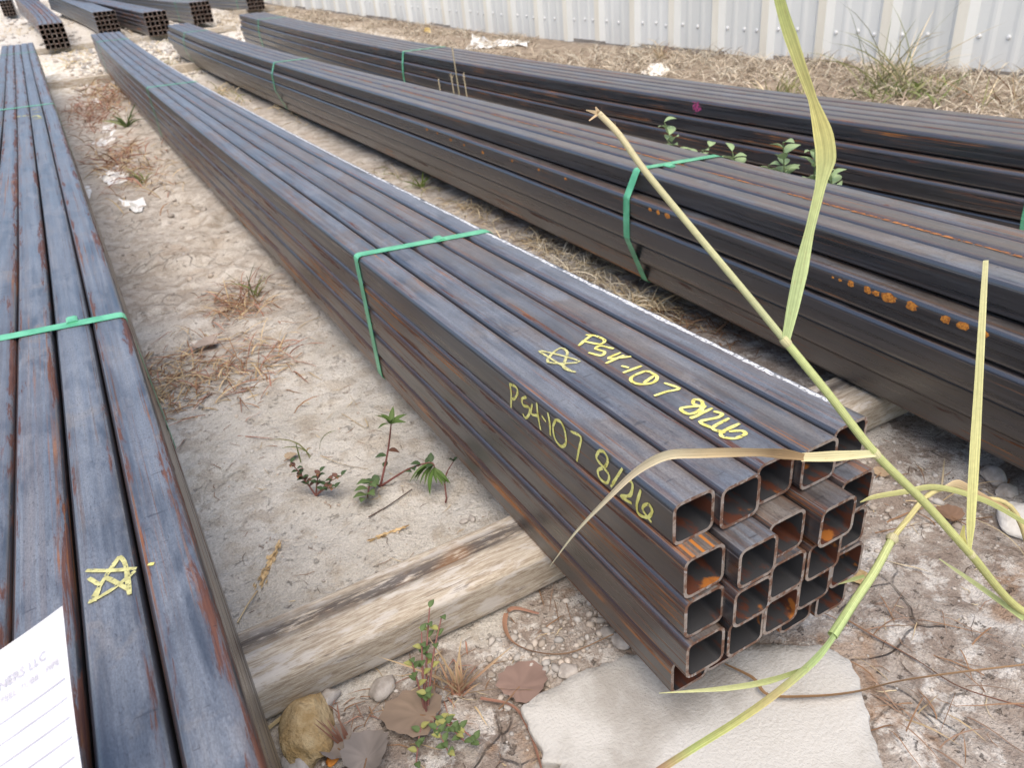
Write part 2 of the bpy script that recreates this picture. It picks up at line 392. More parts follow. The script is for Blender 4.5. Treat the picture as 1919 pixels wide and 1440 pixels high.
PINK = simple('pink_paint', (0.30, 0.035, 0.12), (0.48, 0.07, 0.22), 60, 0.6, 0)
def skips(mt, lo=0.36, hi=0.40, scale=260):
    t = mt.node_tree; n = N(t); co = t.nodes.new('ShaderNodeTexCoord').outputs['Object']; b = t.nodes['Principled BSDF']
    tr = t.nodes.new('ShaderNodeBsdfTransparent'); mx = t.nodes.new('ShaderNodeMixShader'); out = t.nodes['Material Output']
    t.links.new(n.ramp(n.noise(co, scale, 4, 0.65), lo, hi), mx.inputs[0]); t.links.new(tr.outputs[0], mx.inputs[1]); t.links.new(b.outputs[0], mx.inputs[2]); t.links.new(mx.outputs[0], out.inputs['Surface'])
skips(PAINT, 0.35, 0.39); skips(PAINT_FAINT, 0.36, 0.42); skips(WHITEPAINT, 0.36, 0.43, 420); skips(PINK, 0.42, 0.52, 150)
RUST = simple('orange_rust_bloom', (0.26, 0.085, 0.014), (0.56, 0.22, 0.03), 230, 0.9, 0.6, 700)

# ------------------------------------------------------------------ the ground
def make_ground_mesh():
    def axis(lo, hi, d0, d1, step, far):
        v = [x for x in np.arange(d0, d1, step)]
        x, s = d1, step
        while x < hi: v.append(x); s = min(s*1.10, far); x += s
        v.append(hi)
        x, s = d0-step, step; pre = []
        while x > lo: pre.append(x); s = min(s*1.12, far); x -= s
        pre.append(lo)
        return np.array(pre[::-1]+v)
    us = axis(-5000, 5000, -13, 17, 0.14, 300); ts = axis(-1500, 14000, -6, 44, 0.16, 400)
    U, T = np.meshgrid(us, ts)
    Z = ground_z(U, T)
    far = sstep(600, 2500, T); Z = Z*(1-far) + far*(-6.3+prof(600))
    V = W(np.stack([U, T, Z], -1).reshape(-1, 3))
    nu, ntt = len(us), len(ts)
    i = np.arange(nu*ntt).reshape(ntt, nu)
    Fq = np.stack([i[:-1, :-1], i[:-1, 1:], i[1:, 1:], i[1:, :-1]], -1).reshape(-1, 4)
    u, t = U.ravel(), T.ravel()
    wob = fbm(u*0.25, t*0.25, 3, 33)
    crusty = np.clip(sstep(-0.3, 0.3, (5.2-t)+wob*3) + sstep(5, 8, u+wob*3)*(1-sstep(40, 60, t)) + 0.75*sstep(24, 34, t+wob*8)*(1-sstep(120, 140, t)), 0, 1)
    litter = np.clip(sstep(36, 44, u+wob*8), 0, 1)
    bright = sstep(128, 142, t+wob*10)*(1-sstep(40, 60, u))*(1-sstep(170, 200, t+wob*30)*0.75)  # far zone painted paler, as if in direct sun
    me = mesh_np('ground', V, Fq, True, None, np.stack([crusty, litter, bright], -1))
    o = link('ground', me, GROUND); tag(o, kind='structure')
make_ground_mesh()

# ------------------------------------------------------------------ tube bundles
def path_of(x, z):
    x0, x1, x2, x3 = x; z0, z1, z2 = z
    def f(t):
        t = np.asarray(t, float)
        X = x0+x1*t+x2*t*t+x3*t**3; dX = x1+2*x2*t+3*x3*t*t
        Zc = z0+z1*t+z2*t*t; dZ = z1+2*z2*t
        Tn = np.stack([dX, np.ones_like(t), dZ], -1); Tn = Tn/np.linalg.norm(Tn, axis=-1, keepdims=True)
        L = np.cross(Tn, np.array([0, 0, 1.])); L = L/np.linalg.norm(L, axis=-1, keepdims=True)
        Uv = np.cross(L, Tn)
        return np.stack([X, t, Zc], -1), Tn, L, Uv
    return f
def profile(size, rad, seg):
    """rounded square from the top-left corner clockwise: (c, v down), normals, side coordinate"""
    h = size/2; pts = []; nrm = []; sd = []
    cs = [(-1, -1, 180), (1, -1, 270), (1, 1, 0), (-1, 1, 90)]
    for k, (sx, sy, a0) in enumerate(cs):
        for j in range(seg+1):
            a = math.radians(a0+90*j/seg)
            nx, ny = math.cos(a), math.sin(a)
            pts.append((sx*(h-rad)+rad*nx, sy*(h-rad)+rad*ny)); nrm.append((nx, ny))
            # side number: the rounding is shared between neighbours
            w = rad/size
            sd.append((k + (-w+2*w*j/seg)) % 4 if not (k == 0 and j < seg/2) else 4+(-w+2*w*j/seg))
    return np.array(pts), np.array(nrm), np.array(sd)
def tube_off(ts, seed, wob, shift):
    ts = np.asarray(ts, float)
    wx = fbm(ts*0.035+seed*9.1, ts*0+seed*3.3, 2, 1)*wob; wz = fbm(ts*0.035+seed*5.7, ts*0+seed*1.9, 2, 2)*wob*0.5
    if shift is not None:
        k = np.clip(1-ts/16, 0, 1); wx = wx+shift[0]*k; wz = wz-shift[1]*k
    return wx, wz
def tube_mesh(path, ts, c0, v0, seg=3, wob=0.0, seed=0, inner=True, wall=0.074, shift=None):
    ts = np.asarray(ts, float)
    B, Tn, L, Uv = path(ts)
    size = 0.978
    po, no, so = profile(size, 0.185, seg); pi_, ni, si = profile(size-2*wall, 0.115, seg)
    wx, wz = tube_off(ts, seed, wob, shift)
    cc = B + L*(c0+0.5+wx)[:, None] - Uv*(v0+0.5-wz)[:, None]
    def shell(p, nn):
        P = cc[:, None, :] + L[:, None, :]*p[None, :, 0, None] - Uv[:, None, :]*p[None, :, 1, None]
        Nn = L[:, None, :]*nn[None, :, 0, None] - Uv[:, None, :]*nn[None, :, 1, None]
        return P, Nn
    Po, No = shell(po, no); Pi, Ni = shell(pi_, ni)
    m_, k = Po.shape[:2]
    along = (ts-ts[0])*S
    V, Nr, UVs, Fs, Mi = [], [], [], [], []
    def grid(P, Nn, sd, flip, mi):
        # repeat the first column so that the side coordinate does not wrap
        P2 = np.concatenate([P, P[:, :1]], 1); N2 = np.concatenate([Nn, Nn[:, :1]], 1)
        s2 = np.concatenate([sd, sd[:1]]); base = sum(len(x) for x in V)
        s2 = s2.copy()
        if s2[0] > 3.5: pass
        s2[:-1] = np.where(s2[:-1] >= 4, s2[:-1]-4+0.0, s2[:-1]); s2[-1] = 3.999
        s2[0] = 0.0
        V.append(P2.reshape(-1, 3)); Nr.append(N2.reshape(-1, 3))
        kk = k+1
        UVs.append(np.stack(np.broadcast_arrays(along[:, None], s2[None, :]), -1).reshape(-1, 2))
        i = base+np.arange(m_*kk).reshape(m_, kk)
        q = np.stack([i[:-1, :-1], i[:-1, 1:], i[1:, 1:], i[1:, :-1]], -1).reshape(-1, 4)
        if flip: q = q[:, ::-1]
        Fs.append(q); Mi.append(np.full(len(q), mi))
    grid(Po, No, so, False, 0)
    if inner: grid(Pi, -Ni, si, True, 2)
    for e, sgn in ((0, -1), (m_-1, 1)):
        base = sum(len(x) for x in V)
        V.append(np.concatenate([Po[e], Pi[e]])); Nr.append(np.repeat(Tn[e][None]*sgn, 2*k, 0))
        UVs.append(np.zeros((2*k, 2)))
        a = np.arange(k); b2 = (a+1) % k
        q = np.stack([base+a, base+k+a, base+k+b2, base+b2], -1)
        if sgn > 0: q = q[:, ::-1]
        Fs.append(q); Mi.append(np.full(k, 1))
    V = np.concatenate(V); Fs = np.concatenate(Fs)
    me = mesh_np('tube', W(V), Fs, True, np.concatenate(Mi), None, np.concatenate(UVs))
    me.normals_split_custom_set_from_vertices(np.concatenate(Nr).tolist())
    return me
def hull(pts):
    pts = sorted(set(map(tuple, np.round(pts, 4))))
    def half(ps):
        o = []
        for p in ps:
            while len(o) > 1 and (o[-1][0]-o[-2][0])*(p[1]-o[-2][1])-(o[-1][1]-o[-2][1])*(p[0]-o[-2][0]) <= 0: o.pop()
            o.append(p)
        return o
    a = half(pts); b = half(pts[::-1]); return np.array(a[:-1]+b[:-1])
def strap_mesh(path, t, outline, width=0.46, skew=0.0, thick=0.012, off=0.008):
    """band round the outline [(c, v)...] at distance t; skew shifts it along the tubes from left to right"""
    P = np.asarray(outline); n0 = len(P); ctr = P.mean(0)
    nxt = np.roll(P, -1, 0); ring = []
    for i in range(n0):
        m_ = max(2, int(np.linalg.norm(nxt[i]-P[i])/0.35))
        for j in range(m_): ring.append(P[i]+(nxt[i]-P[i])*j/m_)
    ring = np.array(ring); n = len(ring)
    d = np.roll(ring, -1, 0)-np.roll(ring, 1, 0); nr = np.stack([d[:, 1], -d[:, 0]], -1); nr /= np.linalg.norm(nr, axis=1, keepdims=True)
    sg = np.sign(((ring-ctr)*nr).sum(1)); nr *= sg[:, None]
    V = []
    cmin, cmax = ring[:, 0].min(), ring[:, 0].max(); vmax = ring[:, 1].max()
    for i in range(n):
        k = (ring[i, 0]-cmin)/(cmax-cmin)
        ti = t+skew*(k-0.5)*2 + 0.25*skew*ring[i, 1]/vmax
        B, Tn, L, Uv = path(np.array([ti]))
        for o_ in (off, off+thick):
            q = ring[i]+nr[i]*o_
            for s_ in (-1, 1):
                V.append(B[0]+L[0]*q[0]-Uv[0]*q[1]+Tn[0]*s_*width/2)
    Fs = []
    for i in range(n):
        a = i*4; b2 = ((i+1) % n)*4
        Fs += [(a+2, a+3, b2+3, b2+2), (a, b2, b2+1, a+1), (a, a+2, b2+2, b2), (a+1, b2+1, b2+3, a+3)]
    return mesh_np('strap', W(np.array(V)), np.array(Fs), False)
def rounded_outline(rows, row_pitch, r=0.15):
    """hull of the packed tubes with their corner rounding"""
    pts = []
    for k, (c0, n_) in enumerate(rows):
        for cx in (c0+r, c0+n_-r):
            for vy in (k*row_pitch+r, k*row_pitch+1-r):
                for j in range(12):
                    a = 2*math.pi*j/12; pts.append((cx+r*math.cos(a), vy+r*math.sin(a)))
    return hull(np.array(pts))
def bundle(name, label, path, t0, t1, rows, row_pitch=1.0, segs=46, prof_seg=3, straps=(), ends=None, props=None, wob=0.05, seed=1, shifts=None, group=None, skew=-0.5, inner=True, row_props=None):
    rnd = random.Random(seed)
    B0 = path(np.array([t0+3.0]))[0][0]
    root = empty(name, W((B0[0]+2.5, t0+3, ground_z(B0[0]+2.5, t0+3))))
    tag(root, label, 'tube bundle', group)
    tubes = {}
    props = props or {}
    # finer spacing near the camera
    k = np.linspace(0, 1, segs+1)**1.35
    for rw, (c0, n_) in enumerate(rows):
        for j in range(n_):
            e = (ends or {}).get((rw, j), rnd.uniform(-0.35, 0.35)); e1 = rnd.uniform(-0.5, 0.5)
            a, b = t0+e, t1+e1
            me = tube_mesh(path, a+(b-a)*k, c0+j, rw*row_pitch, prof_seg, wob, seed*10+rw*5+j, inner, shift=(shifts or {}).get((rw, j)))
            o = link('tube', me, [STEEL, CUT, INSIDE], root)
            o['seed'] = rnd.random()*3
            for key, dv in (('rust', 0.5), ('brown', 0.5), ('blue', 0.5), ('dust', 0.5)):
                o[key] = max(0.0, props.get(key, dv)+rnd.uniform(-0.3, 0.3))
            for key, add in (row_props or {}).get(rw, {}).items(): o[key] += add
            tubes[(rw, j)] = o
    out = rounded_outline(rows, row_pitch)
    for ts_ in straps:
        link('strap', strap_mesh(path, ts_, out, skew=skew), STRAP, root)
    return root, tubes

pA = path_of((-12.38, -0.02455, -0.0001143, 4.543e-07), (-0.0467, 0.02143, 7.114e-05))
pB = path_of((0, 1.836e-05, -0.000223, 6.7e-07), (0, -0.002824, 0.000231))
pC = path_of((12.07, 0.07303, -0.0009063, 2.453e-06), (0.4267, -0.003939, 0.0002189))
pD = path_of((27.39, -0.03857, 0.0003553, -1.427e-06), (-0.06038, 0.007309, 0.0001795))

endsB = {(0,0):.02,(0,1):-.13,(0,2):.01,(0,3):-.16,(0,4):.0,(1,0):-.37,(1,1):-.70,(1,2):-.48,(1,3):-.78,(1,4):-.39,
         (2,0):-.41,(2,1):-.69,(2,2):-.58,(2,3):-.59,(2,4):-.36,(3,0):-.52,(3,1):-.54,(3,2):-.55,(3,3):-.43,(3,4):-.39,
         (4,0):-.04,(4,1):.0,(4,2):.1,(4,3):-.1,(4,4):-.21}
shB = {(0,0):(.05,0),(0,1):(.05,.01),(0,2):(.04,0),(0,3):(.06,-.02),(0,4):(.05,-.02),(1,1):(-.01,.03),(1,2):(-.04,.03),(2,1):(-.05,.05),(2,3):(.01,.04),(3,3):(.05,.03),(3,4):(.07,0),(3,1):(0,.05)}
R5 = [(0, 5)]*5
bB, tB = bundle('steel_tube_bundle', 'bundle of steel tubes with yellow P54-107 handwriting, open ends over a foam board', pB, 0, 159.4, R5,
    straps=(17.0, 82.4, 145.0), ends=endsB, shifts=shB, props=dict(rust=.7, brown=.55, blue=.6, dust=1.0), seed=2, segs=56, row_props={4: dict(rust=.55, brown=.6), 3: dict(rust=.35, brown=.45), 2: dict(rust=.25, brown=.2), 1: dict(rust=.2, brown=.1)})
bA, tA = bundle('steel_tube_bundle', 'lavender grey bundle of steel tubes with a yellow star and a paper tag', pA, -6.5, 160, R5,
    straps=(16.9, 73.8, 139.4), props=dict(rust=.72, brown=.36, blue=.95, dust=1.0), seed=3, segs=56)
rowsC = [(0, 4), (-.48, 5), (-.52, 5), (-.10, 5), (.30, 5)]
bC, tC = bundle('steel_tube_bundle', 'brown topped bundle of steel tubes with round orange rust spots along one side', pC, -4, 161, rowsC, 1.06,
    straps=(17.9, 86.5, 143), props=dict(rust=.45, brown=.85, blue=.35, dust=.6), seed=4, segs=50)
rowsD = [(0, 5), (-.22, 5), (-.34, 5), (-.2, 5), (-.1, 5)]
bD, tD = bundle('steel_tube_bundle', 'bundle of dark steel tubes with a pink paint spot, beside the wall grass', pD, -2, 162, rowsD, 1.03,
    straps=(8.55, 77.8, 147), props=dict(rust=.45, brown=.85, blue=.5, dust=.55), seed=5, segs=40)

# rear bundles, ends towards us: placed by where the foot of the end face meets its timber
def rear(pxl, pyl, h, length, props, seed, label, bend=0.0, rise=0.0, straps=(), tilt=0.0, ncol=5, nrow=5, rots=0.0):
    q = gh(pxl, pyl, h)
    t0 = q[1]
    sl = 0.0625
    x2 = bend/length**2
    def coef():
        # X = q0 + rots*(t-t0) + x2 (t-t0)^2 ; Z = q2+nrow + sl*(t-t0) + z2 (t-t0)^2
        z2 = rise/length**2
        return ((q[0]-rots*t0+x2*t0*t0, rots-2*x2*t0, x2, 0.0), (q[2]+nrow-(sl+tilt)*t0+z2*t0*t0, sl+tilt-2*z2*t0, z2))
    cx, cz = coef()
    r_, t_ = bundle('steel_tube_bundle', label, path_of(cx, cz), t0, t0+length, [(0, ncol)]*nrow, 1.0, segs=14, prof_seg=2,
        straps=[t0+s_ for s_ in straps], props=props, seed=seed, wob=0.03, group='bundles laid in the rear row')
    return q
rearA = rear(87, 93.5, 1.2, 100, dict(rust=1.0, brown=.9, blue=.1, dust=.5), 11, 'reddest rusty steel tube bundle with its open ends beyond the lavender grey bundle', bend=-6, rise=6, tilt=-.04)
rearB = rear(187, 65, 1.2, 100, dict(rust=.3, brown=.2, blue=.5, dust=1.2), 12, 'pale grey steel tube bundle, open ends just behind the handwriting marked bundle', bend=-9, rise=5, tilt=-.04)
rearC = rear(280.5, 68, 1.2, 100, dict(rust=.6, brown=1.0, blue=.1, dust=.5), 13, 'brown steel tube bundle, open ends just behind the rust spotted bundle', bend=-14, rise=5, tilt=-.04)
rearD = rear(364.5, 45, 1.2, 100, dict(rust=.3, brown=.5, blue=.5, dust=.9), 14, 'grey steel tube bundle, open ends facing the gap beside the pink marked bundle', bend=-20, rise=5, tilt=-.045, straps=(20,))
rearE = rear(466, 19.5, 1.2, 100, dict(rust=.2, brown=.4, blue=.6, dust=.5), 15, 'dark steel tube bundle with open ends beside the metal wall', bend=-30, rise=5, tilt=-.045, straps=(12,))
rearF = rear(8, 31, 1.0, 60, dict(rust=.5, brown=.5, blue=.3, dust=.9), 16, 'small distant steel tube bundle left of the reddest rusty bundle', bend=-3, rise=2, tilt=-.03, ncol=4)
rearG = rear(57, 14, 1.0, 60, dict(rust=.7, brown=.8, blue=.2, dust=.5), 17, 'small distant steel tube bundle beyond the reddest rusty bundle', bend=-3, rise=2, tilt=-.03, ncol=4)
rearH = rear(113, 5, 1.0, 60, dict(rust=.3, brown=.5, blue=.4, dust=.6), 18, 'distant dark steel tube bundle beyond the pale grey bundle', bend=-3, rise=2, tilt=-.03, ncol=4)

# ------------------------------------------------------------------ timbers
def timber(u0, u1, t_mid, label, wid=2.05, hgt=1.3, crack=True, seed=1, rot=0.0, flat=False, zoff=0.0):
    n = 70; prof_n = []
    r = 0.27 if not flat else 0.12
    h2, w2 = hgt/2, wid/2
    for (sx, sy, a0) in ((-1, -1, 180), (1, -1, 270), (1, 1, 0), (-1, 1, 90)):
        rr = (r if not flat else 0.1)
        if a0 == 270: prof_n += [(x, -h2) for x in (-0.42, -0.30, -0.18, -0.12, -0.06, 0.1, 0.35)] if not flat else []
        for j in range(6):
            a = math.radians(a0+90*j/5); prof_n.append((sx*(w2-rr)+rr*math.cos(a), sy*(h2-rr)+rr*math.sin(a)))
    P = np.array(prof_n); k = len(P)
    us = np.linspace(u0, u1, n); tm = t_mid+rot*(us-us[0])
    zc = ground_z((u0+u1)/2, t_mid); z0 = -6.3+prof(t_mid)+hgt/2+zoff
    V = []; C = []
    for i, u in enumerate(us):
        for (x, y) in P:
            nz = mnoise.noise((u*0.5+seed*7, x*1.2, y*1.2))*0.10 + mnoise.noise((u*0.25, x*3.0+seed, y*3.0))*0.06
            f = 1+nz*0.6 if abs(y) < h2-0.01 else 1
            dz = 0
            if crack and y < -h2+0.02 and -0.20 < x < -0.1: dz = -0.10-0.07*mnoise.noise((u*0.9, 3.1, 0))
            yy = -y*(1 if y > 0 else 1) + dz + (nz*0.12 if y < 0 else 0)
            V.append((u, tm[i]-x*f, z0+yy))
            st = max(0, min(1, 1.5-abs(x+0.36+0.10*math.sin(u*.6))/0.26)) if y < -h2*0.6 else 0
            C.append((st if crack else 0, 0, 0))
    i = np.arange(n*k).reshape(n, k)
    q = np.stack([i[:-1], i[1:], np.roll(i, -1, 1)[1:], np.roll(i, -1, 1)[:-1]], -1).reshape(-1, 4)
    Fs = [tuple(x) for x in q]+[tuple(i[0]), tuple(i[-1][::-1])]
    me = mesh_np('timber', W(np.array(V)), Fs, True, None, np.array(C))
    for p in me.polygons[-2:]: p.use_smooth = False
    base = W((u0, t_mid, z0-hgt/2)); o = bpy.data.objects.new('timber', me); col.objects.link(o); me.materials.append(WOOD)
    return tag(o, label, 'timber', 'timbers under the tube bundles')
timber(-18.5, 18.4, 6.12, 'split weathered timber with dark stains along its crack, under the handwriting marked bundle', seed=1)
timber(-18, 16, 144.8, 'long tan timber under the far strapped ends of the bundles', wid=3.0, hgt=1.5, crack=False, seed=2, flat=True, zoff=-.35)
timber(22, 36, 6.3, 'timber under the pink marked bundle', crack=False, seed=3)
timber(20, 34, 150, 'short timber under the far end of the pink marked bundle', crack=False, seed=6, wid=2.5, hgt=1.5, zoff=-.3)
timber(-14.5, 8, rearA[1]+4.5, 'reddish brown timber under the reddest rusty rear bundle', wid=2.2, hgt=1.2, crack=False, seed=4, flat=True)
timber(8.5, 30, rearC[1]+4.5, 'brown timber under the brown rear bundle', wid=2.2, hgt=1.2, crack=False, seed=5, flat=True)
timber(38, 50, rearE[1]+4.5, 'dark timber under the bundle by the metal wall', wid=2.2, hgt=1.2, crack=False, seed=7, flat=True)

# ------------------------------------------------------------------ paint on the tubes
def on_top(path, lift=0.006):
    def f(px, py):
        z = lambda u, t: float(path(np.array([t]))[0][0][2])+lift
        return hit(px, py, z)
    return f
def on_side(path, off=-0.004):
    def f(px, py):
        d = ray(px, py); s = 10.0
        for _ in range(40):
            p = CAM+d*s; x = float(path(np.array([p[1]]))[0][0][0])+0.011+0.05*max(0, 1-p[1]/16)+off
            s += (x-p[0])/d[0]
        return CAM+d*s
    return f
def ribbons(strokes, width, normal, jitter=0.15, seed=0):
    rnd = random.Random(seed); V = []; Fs = []
    nv = np.asarray(normal, float)
    for k, st in enumerate(strokes):
        P = np.array(st)
        if len(P) > 2:                       # Catmull-Rom smoothing
            Q = np.concatenate([[2*P[0]-P[1]], P, [2*P[-1]-P[-2]]]); o_ = []
            for i in range(1, len(Q)-2):
                for s_ in np.linspace(0, 1, 5)[:-1]:
                    a, b, c, d = Q[i-1], Q[i], Q[i+1], Q[i+2]
                    o_.append(0.5*((2*b)+(c-a)*s_+(2*a-5*b+4*c-d)*s_**2+(3*b-3*c+d-a)*s_**3))
            o_.append(P[-1]); P = np.array(o_)
        else:
            P = np.array([P[0]+(P[1]-P[0])*s_ for s_ in np.linspace(0, 1, 5)])
        d = np.gradient(P, axis=0); d -= np.outer(d@nv, nv)
        d /= np.linalg.norm(d, axis=1, keepdims=True)+1e-9; sd = np.cross(d, nv)
        b0 = len(V)
        for i in range(len(P)):
            w = width/2*(1+rnd.uniform(-jitter, jitter))*(0.75 if i in (0, len(P)-1) else 1)
            l = nv*(0.0006*k)
            V += [P[i]-sd[i]*w+l, P[i]+sd[i]*w+l]
        for i in range(len(P)-1):
            a = b0+2*i; Fs.append((a, a+1, a+3, a+2))
    return mesh_np('paint', W(np.array(V)), np.array(Fs), False)
z9 = lambda p: (900+p[0]/3.198, 560+p[1]/3.198)
tsurf = on_top(pB)
top_text = [
 [(590,282),(640,238),(672,216)], [(632,216),(690,222),(745,248),(715,272),(610,252)],
 [(800,300),(722,282),(692,300),(745,318),(722,340),(648,322)],
 [(842,322),(768,358),(905,346)], [(862,338),(752,388)], [(846,402),(892,414)], [(968,402),(856,444)],
 [(990,432),(915,464),(905,492),(955,512),(1035,503),(1060,470),(1020,440),(990,432)], [(1040,462),(980,505)],
 [(1102,504),(1192,538),(1120,556),(1042,582)],
 [(1335,640),(1325,612),(1285,604),(1278,630),(1330,655),(1312,695),(1255,716)], [(1350,640),(1205,656),(1242,690),(1290,682),(1352,642)],
 [(1392,655),(1262,720)], [(1398,674),(1448,690),(1424,712),(1318,738),(1392,776)], [(1492,716),(1392,776),(1470,802)],
 [(1555,748),(1452,798),(1450,826),(1520,838),(1588,812),(1566,792),(1490,796)]]
def write(strokes, groups, surf, width, nrm, parent):
    i = 0
    for k, g in enumerate(groups):           # one painted character at a time
        link('painted_character', ribbons([[surf(*z9(p)) for p in s_] for s_ in strokes[i:i+g]], width, nrm, seed=k+1), PAINT, parent); i += g
write(top_text, (2, 1, 2, 1, 1, 2, 1, 2, 1, 2, 1), tsurf, 0.085, (0, 0, 1), tB[(0, 2)])
star = [[(572,440),(500,412),(522,322),(470,298),(405,380),(598,376),(366,312),(402,346),(545,432)]]
link('painted_star', ribbons([[tsurf(*z9(p)) for p in s_] for s_ in star], 0.07, (0, 0, 1), seed=2), PAINT_FAINT, tB[(0, 1)])
ssurf = on_side(pB)
side_text = [
 [(176,508),(186,570),(184,655)], [(174,512),(212,528),(224,562),(206,600),(186,598)],
 [(276,590),(250,602),(258,640),(292,652),(294,690),(272,716),(254,690)],
 [(312,632),(306,690),(352,704)], [(338,624),(346,700),(362,788)], [(368,702),(394,738)], [(404,682),(416,745),(420,822)],
 [(452,726),(436,772),(448,840),(484,886),(512,868),(508,800),(484,742),(452,726)],
 [(542,796),(602,830),(592,900),(578,976)],
 [(712,912),(696,956),(738,1012),(772,1060),(758,1106),(716,1076),(706,1030),(748,1008),(764,968),(742,920),(712,912)],
 [(852,1018),(782,1130)], [(838,1138),(878,1090),(912,1112),(898,1180),(842,1186),(908,1228)],
 [(962,1148),(938,1236),(950,1292),(1004,1312),(1030,1272),(1004,1232),(972,1262),(1026,1342)]]
write(side_text, (2, 1, 2, 1, 1, 1, 1, 1, 1, 1, 1), ssurf, 0.075, (-1, 0, 0), tB[(0, 0)])
zA = lambda p: (p[0]/3.0, 960+p[1]/3.0)
asurf = on_top(pA)
starA = [[(502,515),(590,370),(672,248)], [(672,248),(706,300),(728,465)], [(728,440),(640,390),(590,366)], [(498,372),(562,412)], [(484,330),(620,330),(768,318)], [(760,332),(640,430),(502,512)], [(560,420),(530,505)]]
link('painted_star', ribbons([[asurf(*zA(p)) for p in s_] for s_ in starA], 0.085, (0, 0, 1), seed=4), PAINT_FAINT, tA[(0, 3)])
link('paint_dab', ribbons([[asurf(*zA(p)) for p in ((832, 294), (866, 292))]], 0.07, (0, 0, 1), seed=5), PAINT, tA[(0, 4)])
link('faded_handwriting', ribbons([[asurf(*p) for p in s_] for s_ in ([(60,206),(72,203)], [(63,211),(78,208)], [(60,219),(68,216),(76,219)], [(62,222),(80,221)])], 0.22, (0, 0, 1), 0.5, 6), PAINT_FAINT, tA[(0, 3)])
link('faded_handwriting', ribbons([[asurf(*p) for p in s_] for s_ in ([(34,219),(37,217)], [(44,218),(47,216)], [(51,217),(54,216)])], 0.3, (0, 0, 1), 0.5, 7), PAINT_FAINT, tA[(0, 2)])
# white stripe along the outer edge of the fifth tube
def stripe():
    ts = np.concatenate([np.linspace(0.5, 30, 420), np.linspace(30.2, 110, 300)])
    B, Tn, L, Uv = pB(ts); k = np.clip(1-ts/16, 0, 1)
    w0 = 4.71+0.05*k + fbm(ts*3, ts*0, 4, 4)*0.045; w1 = 4.825+0.05*k + fbm(ts*3, ts*0+9, 4, 5)*0.045
    gap = fbm(ts*0.8, ts*0+3, 3, 6) < -0.42
    w1 = np.where(gap, w0+0.02, w1)
    V = np.stack([B+L*w0[:, None]+Uv*0.0, B+L*w1[:, None]+Uv*0.0], 1)
    wx, wz = tube_off(ts, 2*10+4, 0.05, shB[(0, 4)]); V = V+L[:, None, :]*(wx-0.05*k)[:, None, None]; V[..., 2] += (wz-0.011+0.0035)[:, None]
    V = V.reshape(-1, 3); i = np.arange(len(ts)-1)*2
    return mesh_np('paint', W(V), np.stack([i, i+1, i+3, i+2], -1), False)
link('white_paint_stripe', stripe(), WHITEPAINT, tB[(0, 4)])

# rust blooms and a pink mark on the side of the bundles
def blob_patch(path, t, c, v, rl, rv, parent, material, nm, seed, facing=-1):
    rnd = random.Random(seed); B, Tn, L, Uv = path(np.array([t]))
    ctr = B[0]+L[0]*c-Uv[0]*v; V = [ctr+L[0]*facing*0.012]; n = 14
    for ring, k in ((0.6, 1.0), (1.0, 0.3)):
        for j in range(n):
            a = 2*math.pi*j/n; r = ring*(1+rnd.uniform(-.18, .18))
            V.append(ctr+Tn[0]*math.cos(a)*rl*r+Uv[0]*math.sin(a)*rv*r+L[0]*facing*0.012*k)
    Fs = [(0, 1+j, 1+(j+1) % n) for j in range(n)]+[(1+j, 1+n+j, 1+n+(j+1) % n, 1+(j+1) % n) for j in range(n)]
    return link(nm, mesh_np(nm, W(np.array(V)), Fs, True), material, parent)
c_row2 = rowsC[1][0]+0.006
def c_pt(px, py):                 # pixel on the outer face of the second row
    d = ray(px, py); s = 25.0
    for _ in range(30):
        p = CAM+d*s; x = float(pC(np.array([p[1]]))[0][0][0])+c_row2; s += (x-p[0])/d[0]*0.8
    p = CAM+d*s; B, Tn, L, Uv = pC(np.array([p[1]])); return p[1], (B[0][2]-p[2])
for i, (px, py, rr) in enumerate([(1219,377,.10),(1234,382,.15),(1252,388,.15),(1600,503,.15),(1632,514,.16),(1648,518,.13),(1672,526,.22),(1716,541,.2),(1781,564,.17),(1814,575,.17),(1855,586,.13),(1566,491,.06),(1580,495,.08),(1010,318,.1),(960,302,.1),(905,286,.12),(870,272,.10),(845,262,.12),(820,250,.10),(800,240,.13),(1060,330,.09)]):
    t_, v_ = c_pt(px, py); v_ = min(max(v_, 1.06+.26), 1.06+.80)
    blob_patch(pC, t_, c_row2+0.002, v_, rr*1.2*random.Random(i).uniform(.75, 1.25), rr*.74, tC[(1, 0)], RUST, 'rust_bloom', i)
def streak(path, c, t0, t1, w, nm, parent, seed, lift):
    ts = np.linspace(t0, t1, 260); B, Tn, L, Uv = path(ts)
    k = np.clip(fbm(ts*.5+seed, ts*0, 4, 3)*2.2+.75, .12, 1.3)[:, None]*w/2; cc = c+fbm(ts*.7, ts*0+seed, 3, 8)[:, None]*.03
    V = np.stack([B+L*(cc-k), B+L*(cc+k)], 1); V[..., 2] += lift; V = V.reshape(-1, 3); i = np.arange(len(ts)-1)*2
    return link(nm, mesh_np(nm, W(V), np.stack([i, i+1, i+3, i+2], -1), False), RUST_STREAK, parent)
RUST_STREAK = simple('thin_orange_rust', (0.16, 0.06, 0.018), (0.36, 0.145, 0.04), 60, .85, .2, 300); skips(RUST_STREAK, 0.40, 0.50, 120)
streak(pC, 1.80, -3.5, 75, .11, 'rust_streak', tC[(0, 1)], 1, .012)
blob_patch(pD, 29.8, 0.011, 0.46, .58, .36, tD[(0, 0)], PINK, 'pink_paint_mark', 90)

